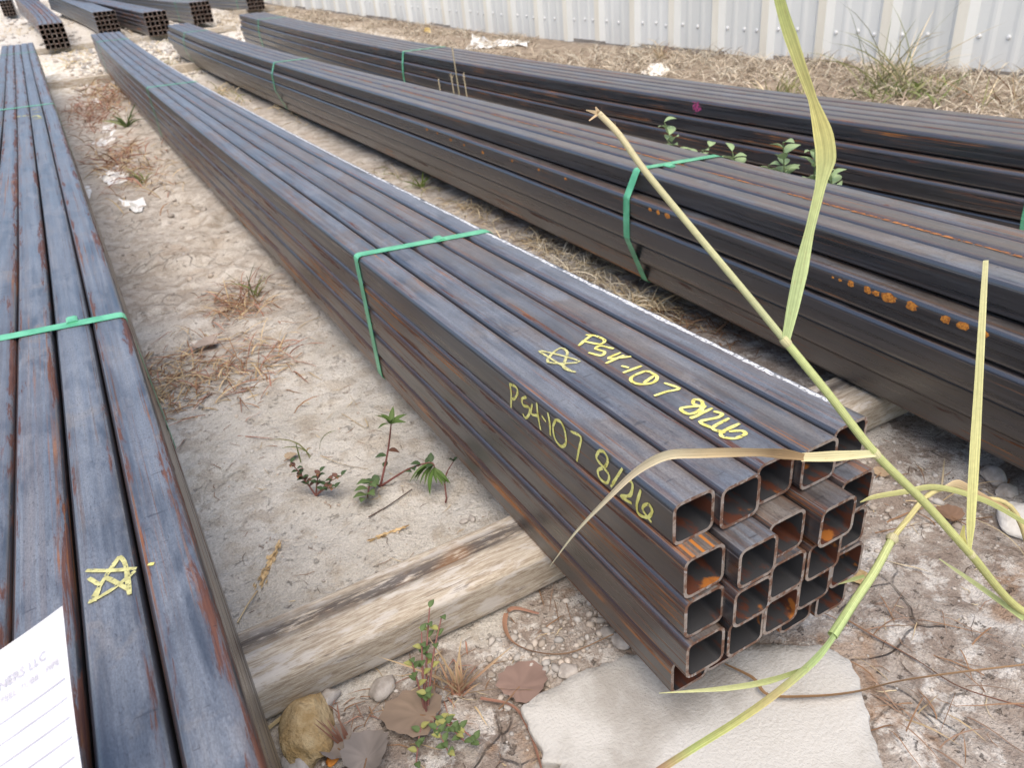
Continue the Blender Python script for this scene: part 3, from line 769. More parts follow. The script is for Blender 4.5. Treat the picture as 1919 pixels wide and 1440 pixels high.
# strap crimp seals
def crimp(path, t, c, root):
    B, Tn, L, Uv = path(np.array([t])); V = []
    for x, zz in ((-.16, .035), (-.1, .075), (.1, .075), (.16, .035)):
        for y in (-.23, .23): V.append(B[0]+L[0]*(c+x)+Uv[0]*zz+Tn[0]*y)
    for x in (-.16, .16):
        for y in (-.23, .23): V.append(B[0]+L[0]*(c+x)+Uv[0]*.0+Tn[0]*y)
    Fs = [(0, 1, 3, 2), (2, 3, 5, 4), (4, 5, 7, 6), (8, 9, 1, 0), (10, 6, 7, 11), (8, 0, 2, 4, 6, 10), (9, 11, 7, 5, 3, 1)]
    link('strap_seal', mesh_np('strap_seal', W(np.array(V)), Fs, False), STRAP, root)
crimp(pA, 17.0, 3.55, bA); crimp(pB, 16.95, 3.1, bB); crimp(pC, 17.7, 1.3, bC)

# ------------------------------------------------------------------ corrugated wall
def make_wall():
    PAN = simple('pale_painted_sheet_metal', (0.625, 0.625, 0.585), (0.70, 0.70, 0.66), 2.5, 0.45, 0.15, 6, (1, 1, 0.35), 0.01)
    RIB = simple('rib_warm_reflection', (0.70, 0.655, 0.545), (0.78, 0.74, 0.63), 5, 0.5, 0.1, 20, (1, 1, 0.3), 0.004)  # cream stands for warm light off the ground, painted on rib fronts
    SCR = simple('screw_head', (0.62, 0.62, 0.60), (0.75, 0.75, 0.74), 90, 0.35, 0)
    root = empty('metal_wall', W((76, 60, -6.3+prof(60)))); tag(root, 'pale corrugated metal wall with ribs tinted as by warm reflected light and screw heads behind the dry grass', 'wall')
    wx = lambda t: 80.2-0.098*t
    pitch = 8.35
    ang = -0.098
    nn = np.array([-1, -0.098, 0])/math.hypot(1, .098)       # towards the yard
    al = np.array([-0.098, 1, 0])/math.hypot(1, .098)
    z_of = lambda t: -6.3+prof(t)+0.5
    H = 62
    sm = None
    def prism(nm, pts, zlo, zhi, m_):
        """pts: (along, out) profile points in order, extruded upwards"""
        V = []; k = len(pts)
        for (t, o_) in pts:
            b = np.array([wx(t), t, 0])+nn*o_; V.append((b[0], b[1], zlo(t))); V.append((b[0], b[1], zhi))
        Fs = [(2*i, 2*i+2, 2*i+3, 2*i+1) for i in range(k-1)]
        return link(nm, mesh_np(nm, W(np.array(V)), Fs, False), m_, root)
    ztop = z_of(60)+H
    d = ray(1806, 40); s_ = (80.2-CAM[0]-0.098*CAM[1])/(d[0]+0.098*d[1]); t = (CAM+d*s_)[1]-1.4-8*pitch; i = 0
    import bmesh
    bm = bmesh.new(); bmesh.ops.create_uvsphere(bm, u_segments=10, v_segments=6, radius=0.24*S)
    sm = bpy.data.meshes.new('screw'); bm.to_mesh(sm); bm.free(); sm.materials.append(SCR)
    for p in sm.polygons: p.use_smooth = True
    rnd = random.Random(5)
    while t < 420:
        zl = (lambda d: (lambda tt: z_of(tt)+d))(rnd.uniform(-.5, .3))
        prism('wall_panel', [(t+2.6, 0), (t+3.7, 0), (t+4.1, .10), (t+4.4, .10), (t+4.8, 0), (t+6.2, 0), (t+6.6, .10), (t+6.9, .10), (t+7.3, 0), (t+pitch, 0)], zl, ztop, PAN)
        prism('wall_rib', [(t, 0), (t+.8, .55), (t+1.95, .55), (t+2.6, 0)], zl, ztop, [PAN, RIB])
        rb = col.objects[-1] if False else root.children[-1]
        if rb.name.startswith('wall_rib'):
            rb.data.polygons[1].material_index = 1; rb.data.polygons[0].material_index = 1 if False else 0
        for (dt, oo, dz) in ((-0.45, 0.0, 3.2), (2.95, 0.0, 3.1), (5.0, 0.0, 3.2))[::(1 if i % 2 else 2)]:
            if 20 < t < 200:
                b = np.array([wx(t+dt), t+dt, z_of(t+dt)+dz+rnd.uniform(-.15, .15)])+nn*(oo+.05)
                s_ = bpy.data.objects.new('screw', sm); col.objects.link(s_); s_.location = W(b); s_.scale = (.6, 1, 1)
                s_.parent = root; s_.matrix_parent_inverse = Matrix.Translation(-root.location)
        t += pitch; i += 1
    return wx
WALLX = make_wall()

# ------------------------------------------------------------------ foam board
def foam():
    FO = simple('weathered_foam_board', (0.310, 0.290, 0.258), (0.470, 0.458, 0.430), 6, 0.9, 0.8, 260, (1, 1, 1), 0.0025, (0.38, 0.58))
    px = [(975,1325),(1030,1290),(1085,1258),(1180,1228),(1290,1214),(1420,1207),(1550,1210),(1592,1235),(1612,1270),(1622,1320),(1650,1410),(1690,1560),(1500,1720),(1150,1680),(1030,1480),(1050,1432),(1012,1425),(1016,1400),(990,1360)]
    top = lambda u, t: -6.3+0.24
    P = np.array([hit(x, y, top) for x, y in px])
    o_ = []
    for i in range(len(P)):
        a, b = P[i], P[(i+1) % len(P)]; m_ = max(2, int(np.linalg.norm(b-a)/0.09))
        for j in range(m_):
            q = a+(b-a)*j/m_; o_.append(q)
    Q = np.array(o_); ctr = Q.mean(0); n = len(Q)
    jit = fbm(np.arange(n)*0.45, np.zeros(n), 3, 2)*0.10
    dirs = (Q-ctr)/np.linalg.norm(Q-ctr, axis=1, keepdims=True); Q = Q+dirs*jit[:, None]
    rings = []
    for f, dz in ((1.0, -0.24), (1.004, -0.12), (1.0, -0.05), (0.992, 0.0)):
        R = ctr+(Q-ctr)*f; R[:, 2] = -6.3+0.24+dz+0.02*fbm(np.arange(n)*.3, np.zeros(n)+f*50, 2, 7); rings.append(R)
    for f in (0.9, 0.75, 0.55, 0.3):
        R = ctr+(Q-ctr)*f; R[:, 2] = -6.3+0.24+fbm(R[:, 0]*0.5, R[:, 1]*.5, 3, 44)*0.05; rings.append(R)
    V = np.concatenate(rings+[ctr[None]]); Fs = []
    for k in range(len(rings)-1):
        for i in range(n):
            j = (i+1) % n; Fs.append((k*n+i, k*n+j, (k+1)*n+j, (k+1)*n+i))
    k = len(rings)-1
    for i in range(n): Fs.append((k*n+i, k*n+(i+1) % n, len(V)-1))
    me = mesh_np('foam_board', W(V), Fs, True)
    o = link('foam_board', me, FO); tag(o, 'broken white foam board with ragged edges under the open tube ends', 'foam board')
foam()

# ------------------------------------------------------------------ stones
def stone_mesh(r, seed, flat=0.6, sub=3, rough=0.35, ang=False):
    import bmesh
    bm = bmesh.new(); bmesh.ops.create_icosphere(bm, subdivisions=sub, radius=1.0)
    rnd = random.Random(seed); ex = (1+rnd.uniform(-.2, .3), 1+rnd.uniform(-.2, .2), flat)
    pl = [(Vector((rnd.uniform(-1, 1), rnd.uniform(-1, 1), rnd.uniform(-.6, 1))).normalized(), rnd.uniform(.55, .85)) for _ in range(9)]
    for v in bm.verts:
        d = v.co.normalized(); k = 1+mnoise.fractal(d*1.7+Vector((seed*3.1, 0, 0)), 1.0, 2.0, 4)*rough
        p = d*k
        for nrm, dist in pl:
            e = p.dot(nrm)-dist
            if e > 0: p -= nrm*e*0.85
        v.co = Vector((p.x*ex[0], p.y*ex[1], p.z*ex[2]))*r
    me = bpy.data.meshes.new('stone'); bm.to_mesh(me); bm.free()
    for p in me.polygons: p.use_smooth = not ang
    return me
STONE_TAN = simple('tan_sandstone', (0.33, 0.225, 0.10), (0.50, 0.385, 0.22), 40, 0.95, 1.0, 120, bdist=0.006)
STONE_GREY = simple('pale_grey_stone', (0.27, 0.245, 0.22), (0.43, 0.40, 0.37), 40, 0.9, 0.6, 160, bdist=0.003)
STONE_WHITE = simple('white_limestone', (0.58, 0.55, 0.49), (0.78, 0.76, 0.71), 30, 0.9, 0.6, 120, bdist=0.003)
def stone(px, py, r, m_, label, seed, flat=0.6, group=None, name='stone', rot=0.0):
    q = gh(px, py); me = stone_mesh(r*S, seed, flat)
    o = link(name, me, m_); o.location = W((q[0], q[1], ground_z(q[0], q[1])+r*flat*0.42)); o.rotation_euler[2] = rot
    return tag(o, label, 'stone', group)
stone(577, 1378, 0.78, STONE_TAN, 'yellowish tan angular stone in front of the split timber', 5, 0.75, rot=.6)
stone(560, 1432, .40, STONE_GREY, 'grey stone touching the underside of the yellowish tan stone', 8, .6)
stone(612, 1318, 0.36, STONE_GREY, 'rough grey stone wedged between the tan stone and the split timber', 9, 0.7)
stone(622, 1428, 0.15, simple('orange_chip', (0.5, 0.16, 0.02), (0.7, 0.28, 0.05), 60, .8, .3), 'small bright orange chip beside the yellowish tan stone', 12, 0.6)
stone(1860, 900, .42, STONE_GREY, 'rounded grey stone in the shade of the rust spotted bundle', 14, .7)
stone(1885, 925, .30, STONE_GREY, 'small dark grey stone beside the rounded grey stone', 15, .7)
stone(1910, 985, .8, STONE_WHITE, 'large white stone behind the folded dry leaf', 16, .55)
stone(720, 1292, .34, STONE_GREY, 'pale lump of dry earth among the reddish grass stems', 17, .6)
stone(1165, 1205, .3, STONE_GREY, 'flat grey stone at the edge of the foam board', 18, .45)
stone(1140, 1190, .2, STONE_GREY, 'small grey stone beside the foam board corner', 19, .6)
stone(1065, 1260, .26, STONE_GREY, 'flat grey chip of stone near the foam board', 20, .4)
stone(885, 975, .16, STONE_GREY, 'small dark grey stone beside the timber, close to the tubes', 21, .6)
stone(870, 978, .13, STONE_GREY, 'tiny grey stone beside the dark grey stone close to the tubes', 22, .6)
stone(1615, 1085, .26, STONE_TAN, 'crumbling yellow clod on the white crusted soil', 23, .35)

# gravel: too many to count
def gravel():
    rnd = random.Random(3); V = []; Fs = []; C = []
    base = [np.array([v.co for v in stone_mesh(1.0, 50+k, 0.7, 1, .2).vertices]) for k in range(5)]
    tri = [[tuple(p.vertices) for p in stone_mesh(1.0, 50+k, 0.7, 1, .2).polygons] for k in range(5)]
    def add(u, t, r):
        k = rnd.randrange(5); a = rnd.random()*6.3; ca, sa = math.cos(a), math.sin(a)
        b = base[k]*r; X = b[:, 0]*ca-b[:, 1]*sa; Y = b[:, 0]*sa+b[:, 1]*ca
        o_ = len(V); z = float(ground_z(u, t))+r*0.25
        for i in range(len(b)): V.append((u+X[i], t+Y[i], z+b[i, 2]))
        for f in tri[k]: Fs.append(tuple(o_+i for i in f))
        g = rnd.uniform(.30, .48); w = rnd.uniform(.86, .96); C.extend([(g, g*w, g*w*w*.98)]*len(b))
    for _ in range(260): add(rnd.uniform(-2.6, .8), rnd.gauss(3.4, .6), min(.14, rnd.expovariate(20)+.025))
    for _ in range(1500): add(rnd.uniform(-7.4, 14), rnd.uniform(-4, 4.8), min(.10, rnd.expovariate(60)+.008))
    for _ in range(1500): add(rnd.uniform(-7.3, .3), rnd.uniform(7.6, 34), rnd.uniform(.008, .035))
    for _ in range(200): add(rnd.uniform(-7.3, 0), rnd.uniform(7.6, 30), min(.12, rnd.expovariate(32)+.015))
    for _ in range(260): add(rnd.uniform(6.5, 13), rnd.uniform(.5, 5), min(.22, rnd.expovariate(26)+.02))
    for _ in range(700): add(rnd.uniform(-9, 14), rnd.uniform(136, 200), rnd.uniform(.1, .6))
    for _ in range(500): add(rnd.uniform(-40, 40), rnd.uniform(180, 330), rnd.uniform(.15, .8))
    for _ in range(260): add(rnd.uniform(-8, -1), rnd.uniform(34, 110), min(.3, rnd.expovariate(14)+.03))
    me = mesh_np('gravel', W(np.array(V)), Fs, True, None, np.array(C))
    o = link('gravel', me, colored('gravel_stone', .95, 90, 0)); tag(o, 'loose gravel and small clods scattered over the dry ground', 'gravel', kind='stuff')
gravel()

# ------------------------------------------------------------------ blades and stems
class Blades:
    def __init__(s): s.V = []; s.F = []; s.C = []; s.U = []
    def ribbon(s, P, w, c0, c1=None, fold=0.0, side=None, twist=0.0):
        """tapered ribbon along points P; w width (max) in tube widths; fold makes a V section"""
        P = np.asarray(P, float); n = len(P); c1 = c0 if c1 is None else c1; stops = np.array(c0 if hasattr(c0[0], '__len__') else [c0, c1], float)
        d = np.gradient(P, axis=0); d /= np.linalg.norm(d, axis=1, keepdims=True)+1e-9
        sd0 = np.array(side if side is not None else np.cross(d[0], (0.13, 0.2, 1.0)), float)
        rs = (len(s.V)*.618) % 7; al = rs+np.concatenate([[0], np.cumsum(np.linalg.norm(np.diff(P, axis=0), axis=1))])
        b0 = len(s.V); ww = w if hasattr(w, '__len__') else [w*(min(1, 0.55+1.6*k))*(1-k)**0.55+w*0.03 for k in np.linspace(0, 1, n)]
        for i in range(n):
            sd = sd0-d[i]*(sd0@d[i]); sd /= np.linalg.norm(sd)+1e-9; up = np.cross(sd, d[i])
            if twist:
                a = twist*i/(n-1); sd, up = sd*math.cos(a)+up*math.sin(a), up*math.cos(a)-sd*math.sin(a)
            k = i/(n-1); x_ = np.linspace(0, 1, len(stops)); c = np.array([np.interp(k, x_, stops[:, j]) for j in range(3)])
            if fold:
                s.V += [P[i]-sd*ww[i]/2+up*fold*ww[i], P[i], P[i]+sd*ww[i]/2+up*fold*ww[i]]; s.C += [c, c*.82, c]; s.U += [(0, al[i]), (.5, al[i]), (1, al[i])]
            else:
                s.V += [P[i]-sd*ww[i]/2, P[i]+sd*ww[i]/2]; s.C += [c, c]; s.U += [(0, al[i]), (1, al[i])]
        m_ = 3 if fold else 2
        for i in range(n-1):
            for j in range(m_-1):
                a = b0+i*m_+j; s.F.append((a, a+1, a+m_+1, a+m_))
    def tube(s, P, r, c0, c1=None, n=7):
        P = np.asarray(P, float); m_ = len(P); c1 = c0 if c1 is None else c1
        r = r if hasattr(r, '__len__') else [r]*m_
        d = np.gradient(P, axis=0); d /= np.linalg.norm(d, axis=1, keepdims=True)+1e-9; b0 = len(s.V); al = np.concatenate([[0], np.cumsum(np.linalg.norm(np.diff(P, axis=0), axis=1))])
        ref = np.array((.3, .1, 1.)) if abs(d[0][2]) < .9 else np.array((1., .2, .1))
        for i in range(m_):
            x = np.cross(d[i], ref); x /= np.linalg.norm(x); y = np.cross(d[i], x); k = i/(m_-1)
            for j in range(n):
                a = 2*math.pi*j/n; s.V.append(P[i]+(x*math.cos(a)+y*math.sin(a))*r[i]); s.C.append(np.array(c0)*(1-k)+np.array(c1)*k); s.U.append((2.0*abs(2*j/n-1), al[i]))
        for i in range(m_-1):
            for j in range(n):
                a = b0+i*n+j; b = b0+i*n+(j+1) % n; s.F.append((a, b, b+n, a+n))
    def build(s, name, material, parent=None):
        tri = [f for f in s.F]
        return link(name, mesh_np(name, W(np.array(s.V)), tri, True, None, np.array(s.C), np.array(s.U)), material, parent)
def spline(P, k=6):
    P = np.asarray(P, float); Q = np.concatenate([[2*P[0]-P[1]], P, [2*P[-1]-P[-2]]]); o_ = []
    for i in range(1, len(Q)-2):
        for s_ in np.linspace(0, 1, k+1)[:-1]:
            a, b, c, d = Q[i-1], Q[i], Q[i+1], Q[i+2]
            o_.append(0.5*((2*b)+(c-a)*s_+(2*a-5*b+4*c-d)*s_**2+(3*b-3*c+d-a)*s_**3))
    o_.append(P[-1]); return np.array(o_)

DULL = (0.30, 0.20, 0.14); TAN = (0.50, 0.385, 0.235); STRAWC = (0.60, 0.50, 0.33); BROWN = (0.26, 0.155, 0.09); RED = (0.33, 0.175, 0.125); GREEN = (0.145, 0.19, 0.055); OLIVE = (0.24, 0.24, 0.10); PALE = (0.66, 0.60, 0.47)
def scatter_blades(B, n, pos, length, w, cols, lean=0.5, rnd=None, seg=4, curl=0.4, zoff=0.0, patchy=False):
    for _ in range(n):
        u, t = pos()
        if patchy and float(fbm(np.array(u*.16), np.array(t*.10), 3, 77)) < rnd.uniform(-.25, .22): continue
        z = float(ground_z(u, t))+zoff
        L = length*rnd.uniform(.5, 1.25); a = rnd.random()*6.283; ln = lean*rnd.uniform(.3, 1.5)
        d = np.array([math.cos(a)*ln, math.sin(a)*ln, 1.0]); d /= np.linalg.norm(d); cv = rnd.uniform(.2, 1)*curl
        P = [np.array([u, t, z-.05])]
        for k in range(seg):
            P.append(P[-1]+d*L/seg); d = d+np.array([math.cos(a)*cv, math.sin(a)*cv, -cv*.7]); d /= np.linalg.norm(d)
            if P[-1][2] < z+.04: P[-1][2] = z+.04+rnd.random()*.05
        c = np.array(rnd.choice(cols))*rnd.uniform(.7, 1.25); sx = rnd.random()*6.28
        B.ribbon(P, w*rnd.uniform(.6, 1.3), c, c*rnd.uniform(.9, 1.2), side=(math.cos(sx), math.sin(sx), .1))
rnd = random.Random(21)
# dry grass at the foot of the wall (uncountable)
B = Blades()
def wall_pos():
    t = 8+rnd.random()**1.25*250; w = WALLX(t)
    return w-1.0-abs(rnd.gauss(0, 12)), t
scatter_blades(B, 24000, wall_pos, 2.4,   .15, [(.52, .45, .35), (.62, .56, .45), (.32, .25, .19), (.50, .42, .32), (0.42, .35, .27)], 1.4, rnd, 4, .8, 0.0, True)
def wall_pos2():
    t = 15+rnd.random()*75; w = WALLX(t); return w-1.0-abs(rnd.gauss(0, 7)), t
scatter_blades(B, 1500, wall_pos2, 3.0, .13, [(.56, .50, .40), (.46, .39, .30), PALE, (.46, .38, .28)], 1.2, rnd, 4, .6)
tag(B.build('dry_grass', STRAW), 'matted dry grass along the foot of the metal wall', 'dry grass', kind='stuff')
# straw between the bundles
B = Blades()
def blob(px, py, ru, rt):
    q = gh(px, py); return lambda: (q[0]+rnd.gauss(0, ru), q[1]+rnd.gauss(0, rt))
for (px, py, ru, rt, n, L, cs, ln) in [
    (350,690,1.4,2.0,230,1.8,[RED,TAN,BROWN,TAN],2.5), (440,700,1.2,1.6,170,1.7,[RED,BROWN,TAN],2.2), (450,575,.7,1.3,190,1.9,[RED,BROWN,TAN],1.3), (300,740,.7,1.4,150,1.4,[BROWN,TAN],3),
    (530,660,1.0,1.2,40,1.8,[TAN,RED],2.5), (200,180,1.6,9,520,3.2,[RED,TAN,BROWN],1.6), (230,300,1.6,7,400,3.0,[RED,TAN,BROWN],1.6), (280,330,1.3,6,90,2.2,[TAN,BROWN],1.6), (165,220,1.5,8,300,3.0,[RED,BROWN],1.7),
    (110,40,5,20,150,3.4,[TAN,(.6,.45,.2),BROWN],1.4), (20,60,5,16,120,3.2,[TAN,(.6,.45,.2),STRAWC],1.4), (330,75,4,12,120,3,[STRAWC,TAN,OLIVE],1.3), (440,45,4,14,160,3,[STRAWC,TAN],1.3), (230,80,3,9,80,3,[STRAWC,TAN],1.3),
    (150,110,3.5,9,160,3.0,[(.6,.45,.2),STRAWC,(.6,.45,.2)],1.2), (430,180,1.3,6,110,2.6,[STRAWC,OLIVE,TAN],1.0), (330,125,1.5,9,100,2.8,[STRAWC,OLIVE],1.0), (545,205,.8,4,60,2.6,[STRAWC,TAN],.9),
    (1010,455,.7,1.6,170,1.5,[STRAWC,TAN,PALE],1.8), (1090,505,.8,1.5,230,1.9,[PALE,STRAWC,PALE],1.6), (1180,560,.7,1.3,200,1.8,[STRAWC,PALE,PALE,TAN],1.6), (1260,590,.6,1.1,110,1.4,[TAN,BROWN],2), (890,395,.6,1.8,110,1.5,[STRAWC,TAN],1.5), (1340,620,.6,.9,60,1.2,[BROWN],2.2), (760,335,.6,3,60,1.6,[STRAWC,OLIVE],1.4),
    (820,1290,.5,.5,45,.9,[RED,TAN,BROWN],2.0), (640,1330,.35,.4,22,.8,[RED,BROWN],2.0), (1690,1330,.5,.6,22,1.3,[BROWN,TAN,DULL],1.6), (1830,1290,1.2,1.2,18,1.8,[BROWN,DULL],2.8), (1780,950,1.0,1.0,14,1.6,[TAN,BROWN,STRAWC],2.8), (1640,1180,.7,.7,6,1.4,[BROWN,DULL],2.8), (1080,1130,.7,.5,6,1.2,[DULL,BROWN],2.8)]:
    scatter_blades(B, n, blob(px, py, ru, rt), L, .042 if py > 1000 else .068 if py > 300 else .13, cs, ln, rnd, 6, .55)
for _ in range(520):                      # broken bits lying flat
    u, t = (rnd.uniform(-7.2, .2), rnd.uniform(7.4, 40)) if rnd.random() < .5 else (rnd.uniform(-7, 13), rnd.uniform(-4, 4.8))
    a = rnd.random()*6.283; L = rnd.uniform(.12, .7); P = []
    for k in range(4):
        P.append(np.array([u, t, float(ground_z(u, t))+.035])); u += math.cos(a)*L/3; t += math.sin(a)*L/3; a += rnd.gauss(0, .45)
    B.ribbon(P, rnd.uniform(.018, .04), np.array(rnd.choice([BROWN, TAN, DULL, STRAWC, (.12, .09, .07)])), side=(math.sin(a), -math.cos(a), .2))
tag(B.build('dry_straw', STRAW), 'dry reddish and tan straw strewn between the tube bundles', 'straw', kind='stuff')

def tuft(px, py, n, L, w, cols, lean, label, name='grass_tuft', seg=5, curl=.25, spread=.15):
    q = gh(px, py); B = Blades()
    scatter_blades(B, n, lambda: (q[0]+rnd.gauss(0, spread), q[1]+rnd.gauss(0, spread)), L, w, cols, lean, rnd, seg, curl)
    return tag(B.build(name, BLADE), label, 'grass')
tuft(478, 560, 9, 2.2, .09, [GREEN, OLIVE], .5, 'sparse green grass tuft rising out of the reddish straw clump')
tuft(578, 858, 7, 1.7, .07, [OLIVE, GREEN, TAN], .32, 'thin little grass tuft alone on the pale silt')
tuft(240, 240, 26, 3.4, .2, [(.06, .10, .03), GREEN], .9, 'dark green grass clump against the far side of the marked bundle')
tuft(270, 345, 14, 2.4, .12, [GREEN, OLIVE], .9, 'small green tuft between white scraps and the marked bundle')
tuft(790, 352, 12, 1.6, .16, [(.22, .30, .06), GREEN], 1.0, 'bright green blades under the rust spotted bundle')
tuft(1470, 190, 60, 3.8, .17, [(.20, .24, .06), OLIVE, STRAWC], .45, 'green and straw coloured grass tuft at the wall behind the pink marked bundle', spread=1.3)
tuft(1660, 168, 70, 9.0, .13, [OLIVE, (.18, .2, .1), STRAWC], .75, 'tall spiky grass clump with long thin blades against the metal wall', spread=1.2)
tuft(1700, 180, 130, 2.6, .2, [(.22, .26, .10), (.16, .21, .06), OLIVE], 1.1, 'low dense green grass patch below the spiky clump', 'green_grass', spread=2.2)['kind'] = 'stuff'
tuft(1850, 200, 46, 5.0, .11, [STRAWC, PALE, OLIVE, BROWN], .9, 'sparse pale dry grass stalks at the wall beside the spiky clump', 'dry_stalks', spread=2.4)['kind'] = 'stuff'
tuft(1240, 115, 36, 3.0, .14, [BROWN, TAN, STRAWC], .5, 'brown dry grass tuft against the wall by the white stone', spread=.5)
# wiry stalks rising between the rust spotted and pink marked bundles
for i, (b, lab) in enumerate([((848, 92), 'tallest wiry seed stalk between the rust spotted and pink marked bundles'), ((845, 140), 'short wiry seed stalk left of the tallest one between two bundles'), ((869, 142), 'short wiry seed stalk right of the tallest one between two bundles'), ((822, 152), 'bent pale seed stalk leaning over the edge of the rust spotted bundle')]):
    d = ray(*b); s_ = (20.4-CAM[0])/d[0]; top = CAM+d*s_; foot = np.array([top[0]-.1, top[1]-.3, float(ground_z(top[0], top[1]))]); B = Blades()
    B.tube(spline([foot, (foot+top)/2+np.array([.1, 0, 0]), top]), .05, OLIVE, STRAWC, 5)
    for k in range(8): B.ribbon([top+np.array([0, 0, -.5+k*.07]), top+np.array([rnd.gauss(0, .2), rnd.gauss(0, .2), -.25+k*.08])], .14, STRAWC)
    tag(B.build('wiry_stalk', BLADE), lab, 'grass', 'wiry seed stalks between two bundles')

# ------------------------------------------------------------------ leafy weeds
LEAFM = {}
def leaf_mesh(shape, colr, tip=None):
    key = (shape, colr, tip)
    if key in LEAFM: return LEAFM[key]
    n = 7; V = []; C = []; Fs = []
    for i in range(n):
        k = i/(n-1)
        w = {'oval': math.sin(math.pi*min(1, k**.8))*.32+.01, 'lance': math.sin(math.pi*k**.75)*.15+.006, 'narrow': math.sin(math.pi*k**.8)*.10+.005, 'round': math.sin(math.pi*k)**.6*.38+.01}[shape]
        z = 0.10*math.sin(math.pi*k)-0.06*k
        V += [(-w, k, z+w*.35), (0, k, z), (w, k, z+w*.35)]
        c = np.array(colr)*(1-.15*k) if tip is None else np.array(colr)*(1-k**2)+np.array(tip)*k**2
        C += [c, c*1.35, c]
        if i < n-1:
            for j in range(2): a = i*3+j; Fs.append((a, a+1, a+4, a+3))
    me = mesh_np('leaf', np.array(V), Fs, True, None, np.array(C)); me.materials.append(BLADE); LEAFM[key] = me
    return me
def put_leaf(root, p, d, size, me, roll=0.0, up=(0, 0, 1)):
    o = bpy.data.objects.new('leaf', me); col.objects.link(o)
    y = Vector(d).normalized(); x = y.cross(Vector(up)); x = x.normalized() if x.length > 1e-4 else Vector((1, 0, 0)); z = x.cross(y)
    M = Matrix((x, y, z)).transposed().to_4x4(); M = Matrix.Translation(Vector(W(p)))@M@Matrix.Rotation(roll, 4, 'Y')@Matrix.Scale(size*S, 4)
    o.parent = root; o.matrix_parent_inverse = Matrix.Identity(4); o.matrix_basis = Matrix.Translation(-root.location)@M
    return o
def weed(name, label, root_px, stems, lift=0.0):
    """stems: list of (3D points, radius, colour, [(k along, dx, dy, dz, size, mesh)...])"""
    q = gh(*root_px); loc = np.array([q[0], q[1], float(ground_z(q[0], q[1]))]); root = empty(name, W(loc)); tag(root, label, 'weed')
    for P, r, c, lv in stems(loc):
        B = Blades(); B.tube(P, np.linspace(r, r*.5, len(P)), c, c, 6); B.build('stem', BLADE, root)
        for (k, d, size, me, roll) in lv:
            i = min(len(P)-1, int(k*(len(P)-1))); put_leaf(root, P[i], d, size, me, roll)
    return root
G1 = (0.075, 0.125, 0.030); G2 = (0.10, 0.15, 0.055); G3 = (0.05, 0.085, 0.035); STEMR = (0.20, 0.075, 0.065)
def w1(loc):
    # upright stem with a rosette top
    dep = (loc-CAM)@CF
    A = spline([loc, at(727, 845, dep), at(733, 795, dep*.985)])
    lv = [(1, (math.cos(a)*.8, math.sin(a)*.8, .75 if j % 2 else .25), .62, leaf_mesh('lance', G1), .2) for j, a in enumerate(np.linspace(0, 6.28, 8)[:-1])]
    lv += [(.45, (-.7, .2, .1), .4, leaf_mesh('oval', G3), 0), (.5, (.6, -.3, -.2), .4, leaf_mesh('oval', (.12, .06, .04)), 0), (.3, (.4, .5, .2), .3, leaf_mesh('oval', G3), 0)]
    # left low stem with pinnate leaflets
    Bp = spline([loc, at(695, 905, dep*.975), at(688, 935, dep*.955)])
    lb = []
    for j, k in enumerate((.45, .55, .65, .75, .85, .93, 1)):
        t_ = Bp[-1]-Bp[0]; t_ = t_/np.linalg.norm(t_); sd = np.cross(t_, (0, 0, 1))*(1 if j % 2 else -1)
        dd = t_*.8+sd*(.9 if k < 1 else 0)+np.array([0, 0, .15]); lb.append((k, dd, .50, leaf_mesh('oval', G2), .1))
    lb += [(.3, (-.9, .3, .25), .42, leaf_mesh('round', G3), 0), (.2, (.1, .6, .5), .36, leaf_mesh('round', G3), 0)]
    # right stem with the big drooping leaf fan
    Cp = spline([loc, at(765, 880, dep*.985), at(808, 868, dep*.965), at(815, 885, dep*.96)]); lc = []
    t_ = Cp[-1]-Cp[-8]; t_ /= np.linalg.norm(t_); R_ = CR; D_ = -CU
    for j in range(15):
        a = math.radians(120-j*16); dd = -R_*math.sin(a)*1.0 + D_*(.75+.1*math.cos(a)) - CF*.2
        lc.append((.68+.022*j, dd, (.85 if j < 8 else .65)*rnd.uniform(.85, 1.1), leaf_mesh('narrow', (.085, .15, .035) if j % 3 else (.11, .17, .05)), .25))
    for j in range(6): lc.append((.3+.1*j, (rnd.gauss(0, .6), rnd.gauss(0, .6), .3), .36, leaf_mesh('oval', G3), 0))
    Dp = spline([at(832, 925, dep*.95), at(836, 890, dep*.97), at(850, 865, dep*.99)])
    Dp[:3, 2] = np.minimum(Dp[:3, 2], ground_z(Dp[0][0], Dp[0][1])+.05)
    return [(A, .045, STEMR, lv), (Bp, .035, STEMR, lb), (Cp, .04, STEMR, lc), (Dp, .03, STEMR, [(1, (rnd.gauss(0, .5), rnd.gauss(0, .5), .6), .22, leaf_mesh('oval', G3), 0) for _ in range(5)])]
weed('leafy_weed', 'leafy green weed with reddish stems and a fan of drooping leaves beside the marked bundle', (713, 912), w1)
def w2(loc):
    dep = (loc-CAM)@CF; out = []
    for tip, k in (((545, 868), .99), ((600, 885), .985), ((640, 892), .98), ((560, 890), .99), ((628, 915), .975)):
        P = spline([loc, (loc+at(*tip, dep*k))/2+np.array([0, 0, .12]), at(*tip, dep*k)]); lv = []
        for j in range(9):
            kk = .35+.65*j/8; a = j*2.4
            lv.append((kk, (math.cos(a), math.sin(a), .4), .26, leaf_mesh('oval', G3 if j % 3 else (.14, .07, .05), (0.34, .10, .05) if j == 7 else None), 0))
        out.append((P, .03, (0.27, .12, .10), lv))
    return out
weed('creeping_weed', 'small creeping weed with pinkish branches and tiny dark leaves on the silt', (592, 930), w2)
